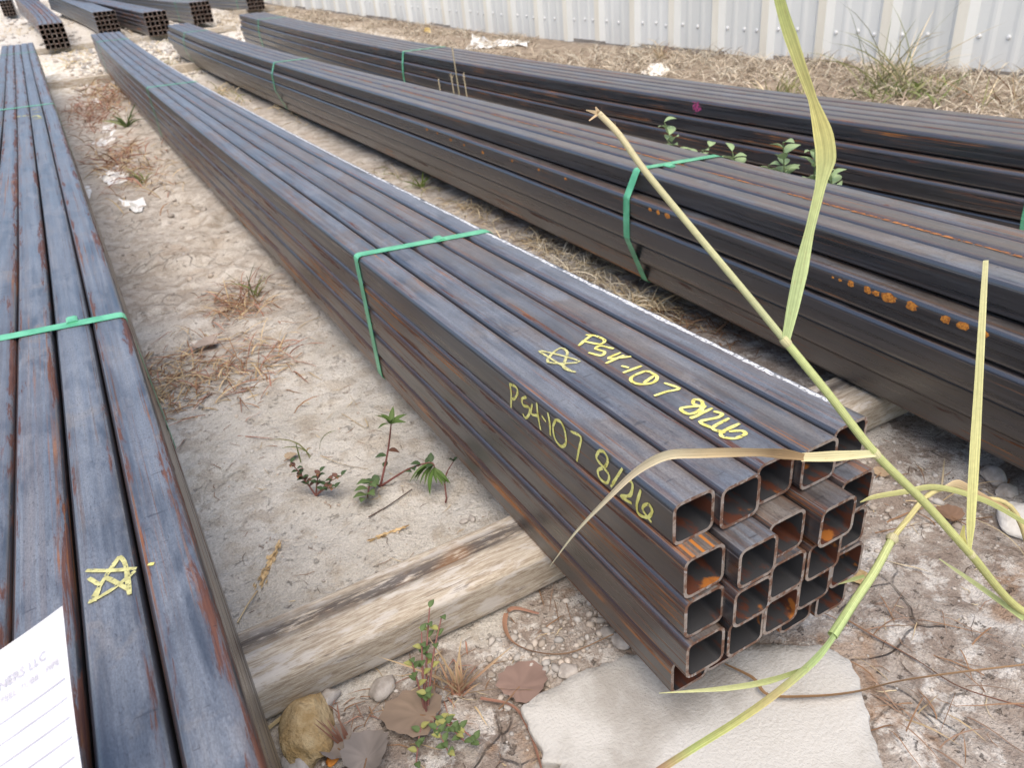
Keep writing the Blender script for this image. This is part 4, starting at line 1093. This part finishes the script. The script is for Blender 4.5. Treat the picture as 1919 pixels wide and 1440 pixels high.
def w3(loc):
    dep = (loc-CAM)@CF; out = []
    for tip, k, nl in (((805, 1140), 1.02, 7), ((790, 1185), 1.0, 7), ((770, 1235), .99, 6), ((870, 1390), .95, 12), ((845, 1420), .93, 10), ((800, 1300), .97, 6), ((900, 1395), .95, 8), ((780, 1430), .94, 6), ((828, 1155), 1.01, 6)):
        e = at(*tip, dep*k); e[2] = max(e[2], float(ground_z(e[0], e[1]))+.12)
        P = spline([loc, (loc+e)/2+np.array([0, 0, .25]), e]); lv = []
        for j in range(nl):
            kk = .45+.55*j/(nl-1); a = j*2.2
            lv.append((kk, (math.cos(a), math.sin(a), .35), .23, leaf_mesh('oval', G2 if j % 4 else (.30, .30, .10)), 0))
        out.append((P, .03, (0.30, .14, .12), lv))
    return out
weed('creeping_spurge', 'sprawling weed with small oval green leaves in front of the split timber', (800, 1345), w3)
def w4(loc):
    out = []
    for (x0, y0), (x1, y1), nl in (((1270, 275), (1245, 228), 8), ((1300, 278), (1330, 275), 4), ((1380, 296), (1372, 283), 5), ((1470, 305), (1468, 268), 8), ((1455, 318), (1440, 310), 4), ((1525, 325), (1528, 272), 9), ((1560, 335), (1556, 318), 6), ((1275, 275), (1250, 262), 4)):
        d0 = ray(x0, y0+25); d1 = ray(x1, y1); a = CAM+d0*((19.6-CAM[0])/d0[0]); b = CAM+d1*((19.5-CAM[0])/d1[0]); P = spline([a+np.array([.2, 0, -1.2]), a, b]); lv = []
        for j in range(nl):
            an = j*2.5+x0; lv.append((.5+.5*j/(nl-1), (math.cos(an)*.9, math.sin(an)*.9, .55-.12*(j % 4)), 0.85 if j < nl-2 else .65, leaf_mesh('oval', (.27, .36, .18)), .2))
        out.append((P, .05, (.16, .2, .09), lv))
    base = loc.copy()
    for o_ in list(out): out.append((spline([base, (base+o_[0][0])/2+np.array([0, 0, .3]), o_[0][0]], 4), .05, (.16, .2, .09), []))
    return out
qw = np.array([20.3, 15.0, 0.0])
def weed_at(name, label, loc, stems):
    loc = np.array([loc[0], loc[1], float(ground_z(loc[0], loc[1]))]); root = empty(name, W(loc)); tag(root, label, 'weed')
    for P, r, c, lv in stems(loc):
        Bl = Blades(); Bl.tube(P, np.linspace(r, r*.5, len(P)), c, c, 6); Bl.build('stem', BLADE, root)
        for (k, d, size, me, roll) in lv:
            i = min(len(P)-1, int(k*(len(P)-1))); put_leaf(root, P[i], d, size, me, roll)
weed_at('leafy_weed', 'pale green oval leaved weed peeping up between the rust spotted and pink marked bundles', qw, w4)

# ------------------------------------------------------------------ big grass stalks in front
def stalk1():
    root = empty('grass_stalk'); foot = at(2010, 1235, 17.0)
    foot = np.array([foot[0]+.6, foot[1]-.4, float(ground_z(foot[0]+.6, foot[1]-.4))]); root.location = W(foot)
    tag(root, 'tall yellow green grass stalk with long leaves leaning over the open tube ends', 'grass')
    YG = (0.42, 0.47, 0.13); PG = (0.36, .40, .17)
    pts = [(1919, 1148, 16.0), (1818, 1038, 14.7), (1735, 945, 14.1), (1640, 850, 13.3), (1555, 742, 13.0), (1472, 640, 12.8)]
    P = [foot]+[at(*p) for p in pts]
    B = Blades(); rr = np.linspace(.118, .105, 40)
    Q = spline(P, 7); B.tube(Q, np.linspace(.084, .073, len(Q)), (.60, .58, .22), (.52, .58, .25), 10)
    for p in ((1818, 1038, 14.7), (1640, 850, 13.3), (1472, 640, 12.8)):    # nodes
        c = at(*p); d = at(p[0]-8, p[1]-10, p[2]-.02)-c; d /= np.linalg.norm(d)
        B.tube([c-d*.09, c-d*.04, c+d*.04, c+d*.09], [.073, .088, .088, .073], (.62, .58, .32), None, 10)
    B.build('stem', BLADE, root)
    B = Blades(); Q = spline([at(1472, 640, 12.8), at(1400, 552, 12.6), at(1300, 432, 12.35), at(1210, 322, 12.1), at(1160, 252, 12.0), at(1122, 212, 11.95)], 7)
    B.tube(Q, np.linspace(.062, .05, len(Q)), (.54, .57, .30), (.66, .56, .34), 8)
    for j in range(7):
        b = Q[-10+j]; B.ribbon([b, b+(Q[-1]-Q[-10])*.25+CR*rnd.gauss(0, .05), b+(Q[-1]-Q[-10])*.5+CR*rnd.gauss(0, .09)], .08, (.60, .46, .26), (.5, .33, .2))
    B.build('upper_stem', BLADE, root)
    B = Blades(); e = Q[-1]
    for (x, y) in ((1098, 206), (1116, 200), (1120, 208), (1104, 226), (1128, 214)):
        B.ribbon([e-(e-at(1140, 230, 11.97))*.5, e, at(x, y, 11.9)], [.06, .075, .02], (.66, .54, .32), (.55, .4, .24), side=CR)
    B.build('broken_tip', STRAW, root)
    def leaf(pts, w, c0, c1, nm='leaf', fold=.25, twist=0, side=CR, m_=BLADE):
        B = Blades(); Q = spline([at(*p) for p in pts], 7)
        ww = np.interp(np.linspace(0, 1, len(Q)), np.linspace(0, 1, len(w)), w)
        B.ribbon(Q, ww, c0, c1, fold, side, twist); return B.build(nm, m_, root)
    leaf([(1472, 636, 12.75), (1490, 550, 12.6), (1512, 450, 12.4), (1538, 340, 12.1), (1545, 280, 11.9), (1525, 195, 11.6), (1495, 110, 11.2), (1470, 35, 10.9), (1450, -40, 10.6)],
         [.15, .22, .25, .16, .18, .33, .31, .13, .16, .19, .16, .13], [(.44, .53, .24), (.46, .55, .25), (.50, .57, .25), (.56, .58, .24), (.66, .60, .22), (.62, .58, .22), (.52, .55, .20), (.50, .56, .19)], None, fold=.16)
    leaf([(1640, 850, 13.25), (1560, 855, 13.1), (1500, 857, 13.0)], [.12, .19, .15], (.72, .68, .38), (.66, .56, .32), 'dry_leaf_base', .2, 0, CU, STRAW)
    leaf([(1506, 857, 13.0), (1462, 850, 12.95), (1405, 847, 12.9), (1310, 848, 12.9), (1245, 852, 12.9), (1190, 882, 12.9), (1130, 940, 12.95), (1075, 1000, 13.0), (1030, 1062, 13.05)],
         [.12, .19, .15, .19, .21, .24, .18, .14, .09, .03], [(.30, .20, .10), (.22, .15, .08), (.55, .42, .24), (.74, .64, .42), (.72, .60, .40), (.74, .66, .44), (.70, .62, .40)], None, 'dry_leaf', .2, 1.2, CU, STRAW)
    leaf([(1816, 1036, 14.6), (1818, 960, 14.3), (1824, 850, 14.0), (1833, 700, 13.6), (1840, 580, 13.35), (1846, 488, 13.2)],
         [.06, .17, .20, .20, .16, .14, .12, .10], (.70, .68, .26), (.66, .63, .34), 'folded_leaf', .22)
    leaf([(1816, 1036, 14.65), (1803, 1015, 14.5), (1806, 985, 14.4)], [.05, .16, .04], (.55, .50, .16), (.5, .46, .16), 'leaf_sheath', .1)
    leaf([(1919, 1160, 16), (1850, 1110, 15.8), (1800, 1075, 15.7), (1760, 1048, 15.6)], [.12, .11, .08, .02], (.50, .57, .24), (.60, .62, .32), 'leaf', .15)
stalk1()
def stalk2():
    root = empty('grass_stalk'); f = at(1990, 1060, 17.0); foot = np.array([f[0], f[1], float(ground_z(f[0], f[1]))]); root.location = W(foot)
    tag(root, 'green grass stalk bending down across the foam board from the right', 'grass')
    B = Blades()
    Q = spline([foot, at(1905, 965, 16.6), at(1830, 932, 16.2), at(1775, 916, 15.9), at(1738, 930, 15.6), at(1700, 975, 15.3), at(1672, 1010, 15.0)], 6)
    B.tube(Q, .058, (.66, .56, .27), (.68, .61, .27), 8); B.build('stem', BLADE, root)
    B = Blades(); Q = spline([at(1672, 1010, 15.0), at(1640, 1070, 14.6), at(1600, 1130, 14.2), at(1560, 1192, 13.8)], 6)
    B.tube(Q, np.linspace(.08, .095, len(Q)), (.56, .60, .27), (.40, .50, .21), 9)
    c = at(1672, 1010, 15.0); d = at(1660, 1030, 14.9)-c; d /= np.linalg.norm(d); B.tube([c-d*.08, c, c+d*.08], [.10, .13, .10], (.55, .5, .3), None, 9)
    B.build('stem', BLADE, root)
    def rib(pts, w, c0, c1, nm='leaf', fold=.22, side=CR, m_=BLADE, twist=0):
        B = Blades(); Q = spline([at(*p) for p in pts], 7); ww = np.interp(np.linspace(0, 1, len(Q)), np.linspace(0, 1, len(w)), w)
        B.ribbon(Q, ww, c0, c1, fold, side, twist); B.build(nm, m_, root)
    rib([(1600, 1130, 14.15), (1560, 1192, 13.75), (1520, 1240, 13.4), (1450, 1300, 12.9), (1380, 1350, 12.5), (1300, 1400, 12.0), (1230, 1445, 11.6), (1120, 1520, 11.1)],
        [.07, .15, .19, .18, .17, .16, .15, .15, .14], [(.44, .52, .24), (.40, .52, .22), (.42, .53, .22), (.48, .40, .18), (.50, .50, .18), (.46, .52, .18), (.44, .26, .16), (.52, .50, .2)], None, side=CU)
    rib([(1512, 1252, 13.3), (1440, 1276, 13.2), (1360, 1290, 13.15), (1235, 1300, 13.1)], [.07, .12, .10, .01], (.36, .44, .18), (.60, .60, .30), side=CU)
    rib([(1612, 942, 15.3), (1640, 932, 15.4), (1700, 922, 15.5), (1760, 914, 15.6), (1850, 940, 15.8), (1930, 985, 16.0)], [.02, .10, .12, .12, .12, .10], (.58, .55, .24), (.42, .45, .17), side=CU)
    rib([(1772, 914, 15.7), (1800, 908, 15.8), (1840, 930, 16.1), (1890, 955, 16.4)], [.08, .18, .16, .08], (.60, .48, .28), (.42, .28, .15), 'dry_leaf', side=CU, m_=STRAW)
    rib([(1620, 1080, 14.5), (1600, 1086, 14.6), (1570, 1096, 14.7)], [.06, .08, .01], (.33, .40, .15), (.4, .42, .2), side=CU)
stalk2()
def loose_blade(label, pts, w, c0, c1, nm='dry_grass_blade', lift=.08, twist=1.5, fold=.2, group=None):
    """a dry blade lying on the ground along the given pixels"""
    P = []
    for p in pts:
        q = gh(p[0], p[1], p[2] if len(p) > 2 else lift); P.append(q)
    B = Blades(); Q = spline(P, 6); B.ribbon(Q, np.interp(np.linspace(0, 1, len(Q)), np.linspace(0, 1, len(w)), w), c0, c1, fold, np.cross(Q[-1]-Q[0], (0, 0, 1)), twist)
    return tag(B.build(nm, STRAW), label, 'grass', group)
loose_blade('long brown dried leaf snaking over the foam board', [(1358, 1245, .32), (1410, 1272, .36), (1440, 1305, .36), (1520, 1308, .36), (1600, 1300, .36), (1680, 1280, .4), (1780, 1265, .3), (1940, 1245, .2)], [.04, .10, .13, .16, .18, .15, .12, .06], (.30, .18, .09), (.42, .26, .14))
loose_blade('brown dried stem running over the white crusted soil', [(1575, 1155), (1640, 1195), (1720, 1240), (1800, 1290), (1930, 1330)], [.05, .10, .09, .05], BROWN, RED)
loose_blade('dry looping reddish leaf in front of the timber by the tubes', [(1010, 1150), (960, 1140), (945, 1170), (960, 1205), (1010, 1225), (1070, 1225), (1150, 1190)], [.06, .12, .14, .12, .10, .05], RED, (.42, .27, .16), lift=.14)
loose_blade('straw lying against the foot of the split timber', [(497, 1372), (545, 1335), (600, 1300)], [.12, .13, .06], (.46, .38, .22), TAN, lift=.1, twist=.3)
loose_blade('curved straw beside the tan scraps of bark on the silt', [(640, 775), (690, 800), (650, 730)], [.03, .06, .02], TAN, STRAWC)
loose_blade('thin straw on the silt above the creeping weed', [(600, 855), (645, 872), (690, 880)], [.03, .07, .02], STRAWC, TAN)
loose_blade('bent brown stem over the straw at the white stone', [(1640, 1000), (1720, 985), (1860, 970)], [.05, .07, .05], BROWN, BROWN, lift=.25)
loose_blade('long reddish stem trailing beside the foam board', [(900, 1310), (960, 1325), (990, 1370), (1012, 1440), (1015, 1470)], [.08, .10, .12, .08], RED, (.36, .2, .14), lift=.12)
# standing reddish clump in front of the timber
q = gh(862, 1300)
B = Blades()
for k in range(34):
    a = rnd.gauss(0, .5); L = rnd.uniform(.8, 2.0); p0 = np.array([q[0]+rnd.gauss(0, .09), q[1]+rnd.gauss(0, .06), float(ground_z(q[0], q[1]))-.03])
    d = CR*math.sin(a)+np.array([0, 0, 1.0])*math.cos(a)*.8+np.array([rnd.gauss(0, .2), rnd.gauss(0, .25), 0]); p1 = p0+d*L*.5; p2 = p1+(d+np.array([0, 0, -.35*rnd.random()]))*L*.5
    B.ribbon(spline([p0, p1, p2], 3), .06, np.array(rnd.choice([RED, (.42, .2, .13), TAN, (.45, .3, .18)])), np.array(TAN), side=CR)
tag(B.build('grass_clump', STRAW), 'upright clump of pink and tan dry grass stems in front of the split timber', 'grass')
q = gh(650, 1400); B = Blades()
for k in range(9):
    a = rnd.gauss(-.15, .22); L = rnd.uniform(.7, 1.4); p0 = np.array([q[0]+rnd.gauss(0, .05), q[1], float(ground_z(q[0], q[1]))-.03]); d = CR*math.sin(a)+np.array([0, 0, .9])
    B.ribbon(spline([p0, p0+d*L*.5, p0+d*L], 3), .075, (.34, .15, .11), (.44, .26, .19), side=CR)
tag(B.build('grass_clump', STRAW), 'short stub of red dry grass stems behind the tan stone', 'grass')
# seed heads lying on the silt
def seedhead(px0, px1, label, n=80, sp=.10, foot=None):
    a, b = gh(*px0, .08), gh(*px1, .10); B = Blades(); rnd2 = random.Random(int(px0[0]))
    if foot: f = gh(*foot, .06); B.tube([f, (f+a)/2+np.array([0, 0, .04]), a], .025, STRAWC, TAN, 5)
    for k in range(n):
        s_ = rnd2.random(); c = a+(b-a)*s_; o_ = np.array([rnd2.gauss(0, sp), rnd2.gauss(0, sp), abs(rnd2.gauss(0, sp*.8))])*(1-.6*s_)
        d = (b-a)/np.linalg.norm(b-a)*.16; B.ribbon([c+o_, c+o_+d*.5, c+o_+d], [.02, .075, .01], np.array((.58, .43, .24))*rnd2.uniform(.75, 1.2), side=(rnd2.gauss(0, 1), rnd2.gauss(0, 1), .5))
    tag(B.build('fallen_grass_spike', STRAW), label, 'grass')
seedhead((482, 1108), (523, 1022), 'tan grass seed head lying on the silt beside the lavender grey bundle', 130, .085, (445, 1168))
seedhead((688, 1016), (760, 988), 'slim pale seed head lying on the silt above the split timber', 60, .03)
loose_blade('dark twig lying on the silt in front of the leafy weed', [(691, 971), (730, 948), (773, 918)], [.06, .07, .05], (.11, .075, .06), (.10, .07, .06), 'twig', lift=.06, fold=.4)

# ------------------------------------------------------------------ dry leaves and scraps
def dry_leaf(px, py, size, rot, label, c=(0.26, .195, .145), seed=0, curl=.25):
    rnd2 = random.Random(seed); n = 26; V = []; C = []
    q = gh(px, py); ctr = np.array([q[0], q[1], float(ground_z(q[0], q[1]))+.06+.12*size])
    ca, sa = math.cos(rot), math.sin(rot)
    V.append((0, 0, 0)); C.append(c)
    for ring in (.5, 1.0):
        for j in range(n):
            a = 2*math.pi*j/n; r = (.5+.16*math.cos(a)+.06*math.cos(3*a))*ring*(1+(.05 if j % 2 else -.05)*(ring == 1)+rnd2.uniform(-.03, .03))
            x, y = r*math.cos(a)*1.05, r*math.sin(a)
            V.append((x, y, curl*(abs(y)**1.5)*1.2-curl*.35*x*x+rnd2.uniform(-.02, .02))); C.append(np.array(c)*rnd2.uniform(.85, 1.12))
    Fs = [(0, 1+j, 1+(j+1) % n) for j in range(n)]+[(1+j, 1+n+j, 1+n+(j+1) % n, 1+(j+1) % n) for j in range(n)]
    V = np.array(V)*size; X = V[:, 0]*ca-V[:, 1]*sa; Y = V[:, 0]*sa+V[:, 1]*ca
    Vw = np.stack([X, Y, V[:, 2]], -1)+ctr
    Vw[:, 2] = np.maximum(Vw[:, 2], ground_z(Vw[:, 0], Vw[:, 1])+.02)
    o = link('dry_leaf', mesh_np('dry_leaf', W(Vw), Fs, True, None, np.array(C)), STRAW); tag(o, label, 'leaf')
    B = Blades(); st = ctr+np.array([-ca*size*.35, -sa*size*.35, 0]); B.tube([ctr, st, st+np.array([-ca, -sa, .1])*size*.35], .018, BROWN, None, 5); B.build('leaf_stalk', STRAW, o)
dry_leaf(790, 1352, 1.25, 2.4, 'broad brown dried leaf with toothed edge among the spurge', seed=1)
dry_leaf(975, 1298, 1.1, .4, 'purplish brown dried leaf at the left corner of the foam board', (.25, .17, .14), 2)
dry_leaf(395, 652, 1.15, 2.9, 'grey brown dried leaf lying in the straw between the bundles', (.36, .30, .26), 3, .45)
dry_leaf(690, 1432, 1.0, 1.0, 'crumpled grey dried leaf beside the tan stone', (.27, .235, .21), 4, .8)
dry_leaf(636, 1412, .8, 2.0, 'curled grey dried leaf around the red grass stub', (.30, .26, .23), 5, .9)
dry_leaf(545, 862, .42, .5, 'small curled tan leaf beside the thin grass tuft', (.42, .33, .23), 6, .6)
dry_leaf(1650, 893, .5, .2, 'tan dried leaf scrap beside the upper right tube end', (.42, .31, .2), 7, .3)
dry_leaf(1780, 975, .7, 1.5, 'brown dried leaf hanging behind the yellow green stalk', (.24, .15, .10), 8, .5)
SCRAP = simple('white_plastic_scrap', (0.60, .59, .56), (0.80, .795, .77), 6, .5, .25, 30, bdist=.004)
def scrap(px_pts, label, seed, name='plastic_scrap', m_=SCRAP, h=.35):
    P = np.array([gh(*p) for p in px_pts]); ctr = P.mean(0); rnd2 = random.Random(seed)
    o_ = []
    for i in range(len(P)):
        a, b = P[i], P[(i+1) % len(P)]
        for j in range(4): o_.append(a+(b-a)*j/4)
    Q = np.array(o_); n = len(Q); V = []
    for f in (1.0, .8, .55, .3):
        for i in range(n):
            p = ctr+(Q[i]-ctr)*f*(1+rnd2.uniform(-.06, .06)); p[2] = ground_z(p[0], p[1])+.03+h*abs(mnoise.noise((p[0]*1.3+seed, p[1]*.7, 0)))*(1.6-f); V.append(p)
    V.append(ctr+np.array([0, 0, h*.5])); Fs = []
    for k in range(3):
        for i in range(n): j = (i+1) % n; Fs.append((k*n+i, k*n+j, (k+1)*n+j, (k+1)*n+i))
    for i in range(n): Fs.append((3*n+i, 3*n+(i+1) % n, 4*n))
    o = link(name, mesh_np(name, W(np.array(V)), Fs, False), m_); tag(o, label, 'scrap')
scrap([(163, 277), (190, 262), (205, 250), (225, 242), (232, 252), (215, 265), (192, 277)], 'long torn white plastic scrap lying in the reddish straw', 1)
scrap([(188, 250), (195, 236), (213, 232), (216, 240), (200, 250)], 'small white paper scrap next to the torn plastic', 2)
scrap([(186, 335), (195, 318), (225, 310), (243, 325), (240, 338), (205, 348)], 'crumpled square of off white paper in the straw', 3)
scrap([(155, 350), (168, 350), (173, 362), (168, 375), (158, 372)], 'white lump lying against the lavender grey bundle', 4)
scrap([(222, 372), (240, 378), (268, 372), (275, 385), (268, 400), (250, 398), (230, 385)], 'crooked white plastic scrap below the crumpled paper', 5)
scrap([(170, 200), (176, 185), (188, 182), (193, 195), (182, 207)], 'white bundled rag at the top of the reddish straw', 6)
scrap([(870, 95), (885, 66), (905, 78), (960, 80), (1000, 78), (985, 88), (940, 88), (905, 92)], 'torn white plastic sheet in the dry grass by the wall', 7, h=1.0)
scrap([(1200, 140), (1215, 122), (1240, 118), (1256, 128), (1250, 142), (1220, 145)], 'off white limestone lump in the dry grass by the wall', 8, 'limestone_lump', STONE_WHITE, 1.2)
scrap([(794, 62), (796, 54), (806, 53), (808, 61)], 'yellow scrap of litter in the dry grass by the wall', 9, 'litter', simple('yellow_litter', (.62, .42, .08), (.75, .55, .16), 20, .6, .2), .7)

# ------------------------------------------------------------------ paper tag
def paper():
    PAP = simple('white_tag_paper', (0.70, .695, .70), (0.76, .755, .76), 6, .7, .1, 60)
    INK = simple('grey_print', (0.34, .33, .37), (0.42, .41, .45), 40, .8, 0)
    # top right corner, direction along the top edge to the left, and down the right edge
    ztop = lambda u, t: float(pA(np.array([max(t, -8)]))[0][0][2])
    TR = at(119, 1137, 8.9); BR = at(172, 1500, 7.95); TL = at(-420, 1480, 8.15)
    W_, H_ = np.linalg.norm(TL-TR), np.linalg.norm(BR-TR)
    ex = (TL-TR)/W_; ey = (BR-TR)/H_
    nrm = np.cross(ex, ey); nrm /= np.linalg.norm(nrm)
    if nrm[2] < 0: nrm = -nrm
    H_ *= 1.6
    def S_(a, b, l=0.0):
        """a: distance left of the right edge, b: distance below the top edge; gently curled"""
        p = TR+ex*a+ey*b + nrm*(-0.10*math.sin(a*1.1)*1.0 + 0.06*(a-.6)**2*(a < .6) - .05*b*(1-a/W_) + l) + ex*0.10*math.sin(b*.7)
        low = ztop(p[0], p[1])+.03
        if p[2] < low: p = p+np.array([0, 0, low-p[2]])
        return p
    nx, ny = 26, 26; V = [S_(W_*i/(nx-1), H_*j/(ny-1)) for j in range(ny) for i in range(nx)]
    Fs = [(j*nx+i, j*nx+i+1, (j+1)*nx+i+1, (j+1)*nx+i) for j in range(ny-1) for i in range(nx-1)]
    root = link('paper_tag', mesh_np('paper_tag', W(np.array(V)), Fs, True), PAP); md = root.modifiers.new('thickness', 'SOLIDIFY'); md.thickness = .0003; md.offset = 0
    tag(root, 'white ruled paper tag with grey print curling up from the lavender grey bundle', 'paper tag')
    flip = 1.0
    def text(body, a_right, b_base, size):
        cu = bpy.data.curves.new('t', 'FONT'); cu.body = body; cu.size = 1.0; cu.offset = 0.025; cu.resolution_u = 2
        ob = bpy.data.objects.new('t', cu); col.objects.link(ob); dg = bpy.context.evaluated_depsgraph_get(); me = bpy.data.meshes.new_from_object(ob.evaluated_get(dg))
        co = np.array([v.co for v in me.vertices]); mx = co[:, 0].max()
        V2 = [S_(a_right+(mx-x)*size, b_base-y*size, .03) for x, y, _ in co]
        Fs2 = [tuple(p.vertices) for p in me.polygons]
        bpy.data.objects.remove(ob); bpy.data.curves.remove(cu); bpy.data.meshes.remove(me)
        link('printed_text', mesh_np('printed_text', W(np.array(V2)), Fs2, False), INK, root)
    text('SUPPLY PARTNERS LLC'[-8:], .26, .46, .145); text('STEEL TUBE / PIPE', .10, .62, .105)
    for k in range(9):
        b = .80+k*.215; V2 = []
        for i in range(24):
            a = .05+(W_-.1)*i/23; V2 += [S_(a, b, .025), S_(a, b+.022, .025)]
        link('ruled_line', mesh_np('ruled_line', W(np.array(V2)), [(2*i, 2*i+1, 2*i+3, 2*i+2) for i in range(23)], False), INK, root)
paper()
